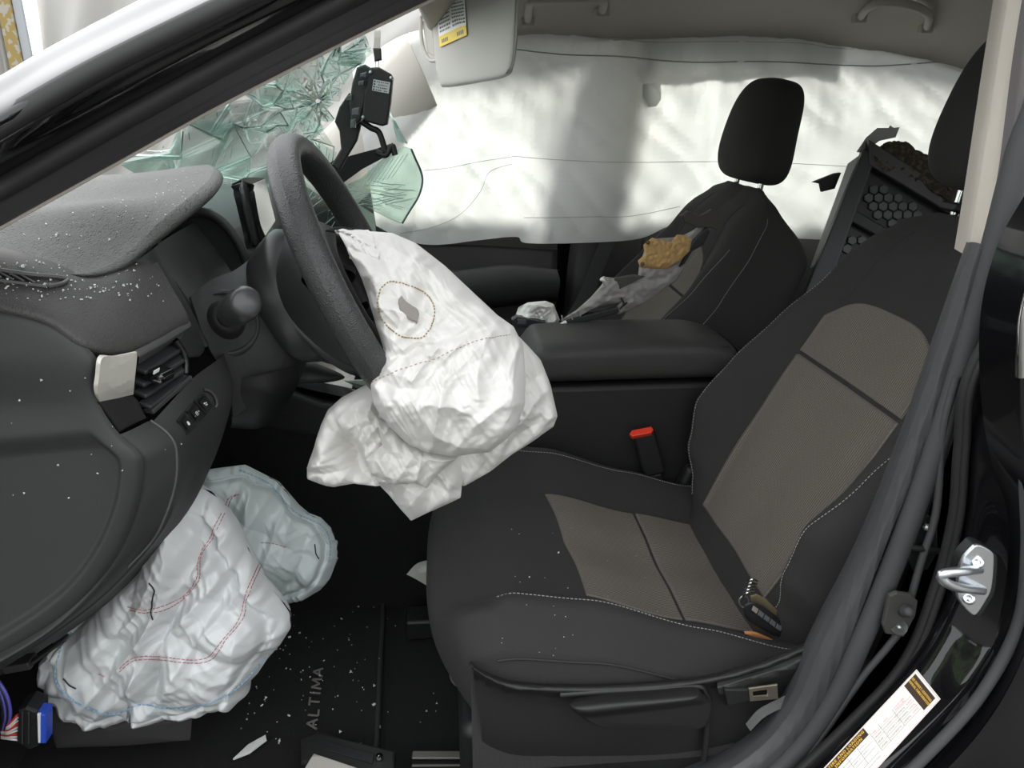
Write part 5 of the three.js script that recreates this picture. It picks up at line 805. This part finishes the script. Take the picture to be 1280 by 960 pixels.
// sun visor
{
  const v = thing('sun_visor', 'light grey sun visor with a yellow and white warning label, folded down from the roof', 'sun visor');
  const zv = (x) => mix(-0.40, -0.10, (x - 540) / 104), q = (x, y, d = 0) => Z(x, y, zv(x) + d);
  mesh('board', (() => { const g = pillow({ outline: [[536, -22], [580, -26], [630, -32], [648, -30], [646, 40], [641, 82], [632, 96], [600, 103], [560, 109], [550, 104], [544, 70], [540, 20]], z: (x) => zv(x), front: 0.008, back: 0.010, pow: 16, seg: 160, rings: 30, dir: V(-0.75, 0.1, 0.65) }); return g; })(), M.visor, v);
  mesh('edge_seam', tube([q(644, 0, 0.014), q(643, 40, 0.014), q(640, 76, 0.014), q(632, 92, 0.012)], 0.0012, 30, 5), M.seam, v);
  const lab = printed(256, 512, (x, w, h) => { x.fillStyle = '#eef2ee'; x.fillRect(0, 0, w, h); x.fillStyle = '#efcf2c'; x.fillRect(0, 418, w, 94); x.fillStyle = '#4c4d4b'; for (let r = 0; r < 12; r++) { for (const o of [14, 136]) { let p = o; while (p < o + 100) { const l = 5 + rnd() * 12; x.fillRect(p, 20 + r * 32, l, 12 + (r > 9 ? 6 : 0)); p += l + 4; } } } x.save(); x.fillStyle = '#4a4320'; x.font = 'bold 40px sans-serif'; for (const [a, o] of [[24, 6], [170, 6]]) for (let k = 0; k < 4; k++) { x.fillRect(a + k * 16, 446 + o, 11, 34); } x.restore(); });
  const sg = (x, y) => q(x, y, 0.0).add(V(-0.75, 0.1, 0.65).normalize().multiplyScalar(0.010));
  sticker('warning_label', sg(549, -12), sg(585, -22), sg(589, 45), sg(555, 60), lab, v, 0.0012).userData.label = 'white label with a yellow band';
  mesh('hinge_clip', tube([q(541, 20), q(530, 18), q(526, 24), q(528, 56), q(536, 74), q(546, 76)], 0.004, 30, 8), M.beige2, v);
  mesh('hinge_block', plate([[527, 26], [539, 22], [543, 70], [534, 66]].map(([x, y]) => q(x, y, -0.01)), 0.01), M.beige2, v);
}
console.log('front things');

// ------------------------------------------------------------------ broken panels
{
  const d = thing('broken_panel', 'torn grey plastic trim panel with brown foam lying on the passenger seat back', 'broken panel'), z0 = -0.085;
  const q = (x, y, l = 0) => Z(x, y, z0 + l);
  const ol = [[704, 398], [720, 388], [738, 372], [752, 356], [757, 346], [768, 352], [784, 349], [798, 345], [800, 330], [806, 312], [820, 298], [850, 296], [866, 288], [882, 276], [890, 280], [880, 296], [864, 306], [868, 318], [856, 334], [846, 350], [824, 366], [800, 382], [772, 394], [768, 388], [776, 378], [750, 383], [726, 392], [712, 402]];
  const base = mesh('shell', pillow({ outline: ol, sharp: true, z: (x, y) => z0 - 0.0002 * (x - 800), front: 0.010, back: 0.012, pow: 6, seg: 200, rings: 50, center: [800, 352], wr: (x, y) => 0.006 * N3(x / 18, y / 14, 3) + 0.004 * N3(x / 7, y / 7, 8) }), M.greyPlastic, d);
  mesh('foam_patch', pillow({ outline: [[804, 306], [815, 297], [828, 300], [840, 303], [846, 293], [856, 294], [865, 299], [862, 314], [850, 326], [834, 336], [816, 336], [800, 334], [797, 326], [806, 318]], sharp: true, z: z0 + 0.010, front: 0.008, back: 0.006, pow: 6, seg: 120, rings: 30, wr: (x, y) => 0.004 * N3(x / 5, y / 5, 2) }), M.foam, d);
  for (const [x, y] of [[810, 303], [803, 330]]) mesh('hole', rod(q(x, y, 0.020), q(x, y, 0.024), 0.004, 12), S({ color: L3(0.12, 0.09, 0.05), roughness: 1 }), d);
  mesh('end_bracket', plate([[852, 270], [860, 264], [876, 270], [884, 266], [890, 262], [900, 266], [902, 276], [897, 288], [886, 284], [872, 285], [856, 278]].map(([x, y]) => q(x, y, 0.012)), 0.014, { bevel: 0.002 }), S({ color: L3(0.04, 0.036, 0.03), roughness: 0.6 }), d);
  mesh('dark_tab', plate([[868, 300], [884, 284], [888, 290], [880, 306], [866, 314], [856, 330], [850, 334]].map(([x, y]) => q(x, y, 0.010)), 0.010), M.plasticBlack, d);
  mesh('rib_box', plate([[768, 348], [792, 344], [806, 346], [790, 354], [770, 364]].map(([x, y]) => q(x, y, 0.016)), 0.01), S({ color: L3(0.05, 0.05, 0.045), roughness: 0.6 }), d);
  mesh('screw', lathe([[0, 0], [0.004, 0], [0.006, 0.4], [0.004, 0.7], [0.006, 1], [0, 1]], q(760, 358, 0.012), q(753, 348, 0.016)), M.silver, d);
  mesh('clip', tube([q(776, 372, 0.016), q(780, 380, 0.018), q(774, 386, 0.016), q(784, 378, 0.016)], 0.002, 20, 6), M.plasticBlack, d);
  const st = thing('trim_strip', 'thin black clip strip at the lower end of the torn grey panel', 'trim strip');
  mesh('strip', boxBetween(Z(702, 404, -0.07), Z(772, 386, -0.07), 0.02, 0.012), M.plasticBlack, st);
  for (const [x, y] of [[704, 394], [716, 392], [726, 388]]) mesh('tooth', boxBetween(Z(x, y + 8, -0.06), Z(x - 2, y, -0.06), 0.003, 0.003), M.greyPlastic, st);
  mesh('bright_pin', rod(Z(697, 408, -0.055), Z(708, 402, -0.055), 0.003), M.whiteMark, st);
  const s = thing('cloth_scrap', 'crumpled scrap of white cloth lying behind the console arm rest', 'cloth');
  mesh('cloth', pillow({ outline: [[644, 396], [648, 384], [660, 378], [682, 376], [692, 380], [700, 400], [692, 410], [660, 412]], sharp: true, z: -0.14, front: 0.03, back: 0.02, seg: 100, rings: 40, wr: (x, y) => crumple(x * 2, y * 2, 0.03, 7) }), M.bag, s);
  const b = thing('loose_buckle', 'small black buckle lying on the console beside the white cloth scrap', 'buckle');
  mesh('shell', plate([[640, 400], [646, 396], [660, 398], [682, 402], [682, 410], [660, 410], [642, 410]].map(([x, y]) => Z(x, y, -0.10)), 0.02, { bevel: 0.002 }), S({ color: L3(0.02, 0.021, 0.024), roughness: 0.4 }), b);
  mesh('latch', plate([[647, 399], [658, 400], [658, 406], [647, 405]].map(([x, y]) => Z(x, y, -0.096)), 0.004), M.greyDark, b);
}
{
  // torn-off panel with raised hexagon pads behind the seats
  const d = thing('ribbed_panel', 'broken black plastic panel with hexagon pads and a dirty fibre edge behind the passenger seat', 'broken panel');
  const O = Z(1080, 200, -0.22), U = Z(1250, 300, -0.14).sub(O), Vv = Z(1012, 360, -0.16).sub(O);
  const nn = U.clone().cross(Vv).normalize(); if (nn.dot(EYE.clone().sub(O)) < 0) nn.negate();
  const T = (u, v, l = 0) => O.clone().addScaledVector(U, u).addScaledVector(Vv, v).addScaledVector(nn, l);
  mesh('backing', plate([T(0, 0), T(1, 0), T(1, 1.1), T(0, 1.1)], 0.01), M.plasticBlack, d);
  mesh('side_wall', plate([T(-0.05, -0.05, 0.02), T(0.04, -0.02, 0.025), T(0.10, 1.1, 0.025), T(-0.03, 1.1, 0.02)], 0.03, { bevel: 0.004 }), S({ color: L3(0.035, 0.037, 0.04), roughness: 0.4 }), d);
  mesh('top_wall', plate([T(-0.05, -0.10, 0.03), T(1, -0.06, 0.03), T(1, 0.06, 0.025), T(0.02, 0.05, 0.025)], 0.03, { bevel: 0.003 }), S({ color: L3(0.02, 0.02, 0.02), roughness: 0.45 }), d);
  mesh('cross_rib', plate([T(0.05, 0.36, 0.018), T(0.8, 0.36, 0.018), T(0.8, 0.43, 0.018), T(0.05, 0.45, 0.018)], 0.02, { bevel: 0.003 }), M.plasticBlack, d);
  const hexMat = S({ color: L3(0.04, 0.041, 0.043), roughness: 0.38 });
  const L1 = U.length(), L2 = Vv.length(), r = 0.0115, e1 = U.clone().normalize(), e2 = Vv.clone().addScaledVector(e1, -Vv.dot(e1)).normalize();
  for (let j = 0; j < 16; j++) for (let i = -12; i < 14; i++) {
    const p = O.clone().addScaledVector(e1, 0.030 + i * r * 1.5).addScaledVector(e2, 0.012 + (j + Math.abs(i % 2) / 2) * r * 1.732);
    const rel = p.clone().sub(O), a11 = U.dot(U), a12 = U.dot(Vv), a22 = Vv.dot(Vv), b1 = rel.dot(U), b2 = rel.dot(Vv), det = a11 * a22 - a12 * a12, u = (b1 * a22 - b2 * a12) / det, v = (b2 * a11 - b1 * a12) / det;
    if (u < 0.11 || u > 0.92 || v < 0.08 || v > 0.95 || (v > 0.30 && v < 0.49)) continue;
    const s = on([seat], ...projPx(p)); if (s && s.distanceTo(EYE) < p.distanceTo(EYE) - 0.02) continue;      // pads that the driver seat hides are left out
    const ring = Array.from({ length: 6 }, (_, k) => { const a = k / 6 * 6.28319; return p.clone().addScaledVector(e1, Math.cos(a) * r * 0.88).addScaledVector(e2, Math.sin(a) * r * 0.88).addScaledVector(nn, 0.006); });
    mesh('hexagon_pad', plate(ring, 0.008, { bevel: 0.0012 }), hexMat, d);
  }
  mesh('fibre_edge', surf((u, v) => { const p = curveAt([Z(1088, 192, -0.20), Z(1120, 176, -0.20), Z(1160, 196, -0.18), Z(1195, 222, -0.16), Z(1240, 250, -0.14)], u), q = curveAt([Z(1098, 212, -0.19), Z(1130, 218, -0.18), Z(1165, 238, -0.16), Z(1195, 258, -0.14), Z(1240, 290, -0.12)], u); return p.lerp(q, v).add(V(0.004 * N3(u * 30, v * 12, 1), 0.005 * N3(u * 40, v * 10, 4), 0.004 * N3(u * 25, v * 9, 7))); }, 120, 24, 0.004), S({ map: dataTex(128, (u, v) => { const n = 0.5 + 0.5 * N3(u * 14, v * 14, 3) + 0.3 * N3(u * 40, v * 40, 1), b = 0.16 + 0.22 * n * n; return [b * 1.12, b, b * 0.82]; }, true, 9), roughness: 1 }), d);
  mesh('pale_flange', sheet([[Z(1060, 205, -0.23), Z(1040, 262, -0.22), Z(1014, 335, -0.2)], [Z(1078, 192, -0.22), Z(1056, 250, -0.21), Z(1022, 330, -0.19)]], { thick: 0.004 }), S({ color: L3(0.45, 0.46, 0.45), roughness: 0.5 }), d);
  mesh('torn_tab', plate([[1072, 190], [1084, 172], [1098, 160], [1112, 160], [1114, 157], [1118, 160], [1125, 159], [1120, 172], [1100, 176], [1080, 192]].map(([x, y]) => Z(x, y, -0.22)), 0.006), S({ color: L3(0.30, 0.30, 0.29), roughness: 0.5 }), d);
  mesh('side_bracket', plate([[1017, 228], [1044, 217], [1052, 216], [1044, 236], [1028, 240], [1026, 230]].map(([x, y]) => Z(x, y, -0.24)), 0.012), M.plasticBlack, d);
}
function projPx(p) { const d = p.clone().sub(EYE), z = d.dot(LOOK); return [640 + FOC * d.dot(RIGHT) / z, 480 - FOC * d.dot(UP) / z]; }
console.log('panels');

// ------------------------------------------------------------------ small things
{
  const so = seat, s = (x, y, l = 0.002) => on(so, x, y, l) ?? Z(x, y, 0.55);
  const k = thing('key_fob', 'black oval car key fob with five grey buttons on the driver seat', 'key fob');
  const zf = 0.555;
  mesh('case', pillow({ outline: [[929, 762], [932, 755], [944, 753], [962, 764], [978, 778], [986, 790], [982, 797], [966, 794], [946, 784], [934, 774]], z: zf, front: 0.006, back: 0.008, pow: 7, seg: 90, rings: 20, dir: V(-0.35, 0.75, 0.55) }), S({ color: L3(0.02, 0.02, 0.022), roughness: 0.35 }), k);
  const bp0 = [939, 761], du = [8.6, 6.4], dv = [-2.6, 5.4];
  for (let i = 0; i < 5; i++) mesh('button', plate([[0.08, 0], [0.9, 0], [0.9, 1], [0.08, 1]].map(([u, v]) => Z(bp0[0] + du[0] * (i + u) * 0.86 + dv[0] * v + 3, bp0[1] + du[1] * (i + u) * 0.86 + dv[1] * v - 2, zf).add(V(-0.35, 0.75, 0.55).multiplyScalar(0.0075))), 0.002, { bevel: 0.0005 }), i === 0 ? S({ color: L3(0.30, 0.26, 0.21), roughness: 0.5 }) : S({ color: L3(0.13, 0.13, 0.13), roughness: 0.5 }), k);
  mesh('emblem', tube(Array.from({ length: 10 }, (_, i) => Z(980.5 + 3.6 * Math.cos(i * 0.628), 790 + 3.6 * Math.sin(i * 0.628), zf).add(V(-0.002, 0.006, 0.004))), 0.0007, 30, 5, true), M.chrome, k);
  const r = thing('key_bunch', 'brass key on a silver coiled key ring resting on the fob', 'keys');
  mesh('brass_key', plate([[936, 748], [944, 746], [956, 752], [966, 762], [975, 771], [973, 775], [964, 770], [950, 760], [938, 756]].map(([x, y]) => Z(x, y, zf - 0.01).add(V(0, 0.006, 0.004))), 0.0025), M.brass, r);
  mesh('coil', [0, 1, 2, 3, 4].flatMap((i) => [tube([Z(928 + i * 1.2, 746 - i * 4.4, zf), Z(934 + i * 1.6, 741 - i * 4.2, zf + 0.004), Z(943 + i * 1.0, 740 - i * 3.4, zf)], 0.0013, 14, 6)]), M.chrome, r);
  mesh('split_ring', tube(Array.from({ length: 12 }, (_, i) => Z(930 + 6 * Math.cos(i * 0.5236), 752 + 7 * Math.sin(i * 0.5236), zf)), 0.0011, 40, 6, true), M.steel, r);
  const lf = thing('dry_leaf', 'orange brown dry leaf on the driver seat below the key fob', 'leaf');
  mesh('blade', sheet([[Z(930, 789, 0.55), Z(945, 790, 0.55), Z(966, 799, 0.55)], [Z(931, 791, 0.552), Z(945, 793, 0.556), Z(965, 800, 0.552)], [Z(931, 792, 0.553), Z(943, 796, 0.555), Z(963, 801, 0.553)]], { thick: 0.0008 }), M.leaf, lf);
  const bt = thing('seat_belt_tongue', 'metal seat belt tongue lying by the lower centre pillar', 'belt tongue');
  mesh('metal_loop', plate([[936, 861], [972, 856], [973, 874], [938, 877]].map(([x, y]) => Z(x, y, 0.668)), 0.003, { bevel: 0.0008, holes: [[[940, 864], [961, 861], [961, 871], [941, 873]].map(([x, y]) => Z(x, y, 0.668))] }), M.brass2 = S({ color: L3(0.5, 0.44, 0.36), roughness: 0.3, metalness: 0.9 }), bt);
  mesh('grip', plate([[905, 862], [936, 862], [938, 876], [910, 884]].map(([x, y]) => Z(x, y, 0.666)), 0.01), M.plasticBlack, bt);
  const wb = thing('seat_belt_webbing', 'grey seat belt webbing at the foot of the centre pillar', 'seat belt');
  mesh('webbing', sheet([[Z(932, 905, 0.664), Z(950, 886, 0.666), Z(985, 868, 0.66)], [Z(938, 914, 0.668), Z(958, 895, 0.67), Z(990, 880, 0.664)]], { thick: 0.0015 }), S({ color: L3(0.10, 0.10, 0.10), roughness: 0.9, bumpMap: weaveTex, bumpScale: 0.0004 }), wb);
  const pb = thing('passenger_seat_belt', 'black seat belt running down beside the passenger seat', 'seat belt');
  mesh('webbing', sheet([[V(0.47, 0.98, -0.655), Z(748, 305, -0.63), Z(722, 370, -0.60), Z(704, 400, -0.58)], [V(0.52, 0.98, -0.655), Z(768, 305, -0.63), Z(740, 370, -0.60), Z(722, 400, -0.58)]], { thick: 0.0015 }), M.plasticBlack, pb);
  // paper beside the seat, booklet, latch plate, metal strips
  const pp = thing('paper_scrap', 'crumpled white paper under the front edge of the driver seat', 'paper');
  mesh('sheet', sheet([[Z(508, 718, 0.16), Z(522, 704, 0.16), Z(545, 698, 0.16)], [Z(520, 724, 0.18), Z(532, 712, 0.19), Z(552, 706, 0.18)], [Z(540, 736, 0.18), Z(548, 730, 0.18), Z(556, 722, 0.18)]], { thick: 0.0008 }), S({ color: L3(0.55, 0.55, 0.52), roughness: 0.9 }), pp);
  const ss = thing('sill_strip', 'thin metal strip on the floor in front of the driver seat', 'metal strip');
  mesh('bar', boxBetween(Y(515, 944, 0.27), Y(618, 944, 0.27), 0.014, 0.004), M.dullSteel = S({ color: L3(0.16, 0.155, 0.14), roughness: 0.5, metalness: 0.6 }), ss);
  const ss2 = thing('seat_track', 'black seat track end on the floor below the driver seat shield', 'seat track'); mesh('channel', boxBetween(Y(515, 957, 0.255), Y(640, 957, 0.255), 0.03, 0.02), M.plasticBlack, ss2);
  mesh('bright_edge', boxBetween(Y(515, 957, 0.267), Y(618, 956, 0.267), 0.004, 0.002), M.dullSteel, ss2);
  const lb = thing('latch_bar', 'black plastic latch bar lying on the driver floor mat', 'latch bar');
  mesh('bar', plate([Y(398, 914, 0.285), Y(494, 938, 0.285), Y(494, 985, 0.285), Y(376, 952, 0.285), Y(376, 922, 0.285)], 0.025, { bevel: 0.004 }), M.seatPlastic, lb);
  mesh('slot', plate([Y(408, 926, 0.287), Y(468, 942, 0.287), Y(466, 954, 0.287), Y(404, 936, 0.287)], 0.003), M.plasticBlack, lb);
  mesh('bright_stud', lathe([[0, 0], [0.006, 0], [0.005, 0.6], [0, 1]], Y(474, 947, 0.286), Y(474, 944, 0.294)), M.chrome, lb);
  const bk = thing('booklet', 'pale printed booklet at the edge of the driver floor mat', 'booklet');
  mesh('cover', plate([Y(392, 941, 0.29), Y(455, 962, 0.29), Y(440, 1010, 0.29), Y(365, 985, 0.29)], 0.006), printed(256, 256, (x) => { x.fillStyle = '#b5b1aa'; x.fillRect(0, 0, 256, 256); x.fillStyle = '#8c8882'; for (let i = 0; i < 20; i++) for (let j = 0; j < 12; j++) if (rnd() > 0.3) x.fillRect(j * 21, i * 13, 15, 6); }), bk);
  const gs = thing('glass_shard', 'long thin sliver of glass on the footwell carpet', 'glass piece');
  mesh('sliver', plate([Y(291, 948, 0.262), Y(310, 930, 0.262), Y(332, 918, 0.262), Y(333, 924, 0.262), Y(312, 940, 0.262)], 0.004, { bevel: 0.0008 }), M.crumb, gs);
  const gc = thing('glass_shard', 'flat pale green piece of windscreen glass on the centre console', 'glass piece');
  mesh('piece', plate([Z(414, 485, 0.05), Z(430, 476, 0.05), Z(462, 475, 0.05), Z(478, 482, 0.05), Z(466, 492, 0.05), Z(430, 492, 0.05)], 0.005, { bevel: 0.001 }), P({ color: L3(0.45, 0.55, 0.48), roughness: 0.3, transmission: 0.3, thickness: 0 }), gc);
  // wiring plugs under the dashboard
  const w = thing('wiring_plug', 'black wiring plug with a blue lever hanging below the dashboard', 'wiring plug');
  const q = (x, y, z = 0.56) => Z(x, y, z);
  mesh('plug_body', plate([q(22, 888), q(32, 884), q(47, 890), q(47, 934), q(36, 938), q(20, 928)], 0.03, { bevel: 0.003 }), M.plasticBlack, w);
  for (const x of [28, 36]) mesh('plug_rib', boxBetween(q(x, 890, 0.562), q(x, 930, 0.562), 0.002, 0.002, V(1, 0, 0)), S({ color: L3(0.04, 0.04, 0.04), roughness: 0.4 }), w);
  mesh('lever', plate([q(46, 892, 0.562), q(57, 894, 0.562), q(57, 930, 0.562), q(48, 930, 0.562)], 0.02, { bevel: 0.002 }), M.blueClip, w);
  mesh('white_edge', plate([q(46, 893, 0.5635), q(50, 893, 0.5635), q(50, 929, 0.5635), q(47, 929, 0.5635)], 0.004), M.whiteMark, w);
  for (let i = 0; i < 9; i++) mesh('wire', tube([q(2, 905 + i * 2.2, 0.54), q(10, 906 + i * 2.2, 0.555), q(22, 893 + i * 4, 0.56)], 0.0014, 16, 5), i % 3 ? M.whiteMark : M.red, w);
  const w2 = thing('wire_loom', 'violet blue wire loom beside the plug below the dashboard', 'wires');
  for (let i = 0; i < 4; i++) mesh('wire', tube([q(-20 + i * 3, 840, 0.55), q(-2 + i * 3, 866, 0.56), q(4 + i * 3, 892, 0.56), q(2 + i * 2, 912, 0.55)], 0.002, 24, 6), i % 2 ? S({ color: L3(0.10, 0.09, 0.45), roughness: 0.4 }) : M.plasticBlack, w2);
  const br = thing('dash_bracket', 'black metal bracket sticking out below the dashboard end', 'bracket');
  mesh('arm', [boxBetween(q(40, 828, 0.60), q(84, 796, 0.60), 0.012, 0.004), boxBetween(q(8, 832, 0.60), q(42, 826, 0.60), 0.02, 0.010)], M.rubberBlack, br);
}
console.log('small things');
// crumbled glass strewn about: nobody could count it
function crumbs(name, label, targets, n, area, big) {
  const list = []; let tries = 0;
  while (list.length < n && tries++ < n * 6) {
    const [x, y] = area(); const p = on(targets, x, y, 0.0008); if (!p) continue; const s = big * (0.35 + 0.9 * rnd() * rnd() + (rnd() < 0.05 ? 0.8 : 0));
    const g = rnd() < 0.6 ? new THREE.TetrahedronGeometry(s) : new THREE.BoxGeometry(s * 1.6, s * 0.7, s); g.rotateX(rnd() * 6); g.rotateY(rnd() * 6); g.translate(p.x, p.y + s * 0.3, p.z); list.push(g);
  }
  const m = mesh(name, list, M.crumb, scene); m.userData = { label, category: 'glass crumbs', kind: 'stuff' }; return m;
}
const quad = (a, b, c, d) => () => { const u = rnd(), v = rnd(); return [mix(mix(a[0], b[0], u), mix(d[0], c[0], u), v), mix(mix(a[1], b[1], u), mix(d[1], c[1], u), v)]; };
const part = (o, names) => o.children.filter((c) => names.includes(c.name));
crumbs('dashboard_glass_crumbs', 'tiny white glass crumbs strewn over the dashboard end cover', part(dash, ['end_cover']), 150, quad([-10, 325], [185, 330], [215, 380], [-10, 375]), 0.0016);
crumbs('hood_glass_crumbs', 'tiny glass crumbs on the instrument hood', part(dash, ['instrument_hood']), 60, quad([20, 290], [240, 210], [265, 235], [110, 330]), 0.0014);
crumbs('facia_glass_crumbs', 'few tiny glass crumbs on the dashboard end cap', part(dash, ['end_cap', 'lower_facia']), 16, quad([0, 420], [110, 430], [260, 540], [20, 660]), 0.0013);
crumbs('mat_glass_crumbs', 'glass crumbs strewn over the driver floor mat', [scene.getObjectByName('floor_mat')], 110, quad([330, 745], [480, 740], [480, 940], [290, 930]), 0.0026);
crumbs('carpet_glass_crumbs', 'glass crumbs on the footwell carpet', [floorG], 60, quad([70, 915], [560, 720], [560, 900], [100, 960]), 0.0024);
crumbs('seat_glass_crumbs', 'few glass crumbs on the driver seat cushion', [seat], 26, quad([600, 650], [800, 660], [860, 830], [620, 830]), 0.0014);
scene.traverse((o) => { if (o.isMesh) { o.castShadow = true; o.receiveShadow = true; } });
renderer.render(scene, camera);
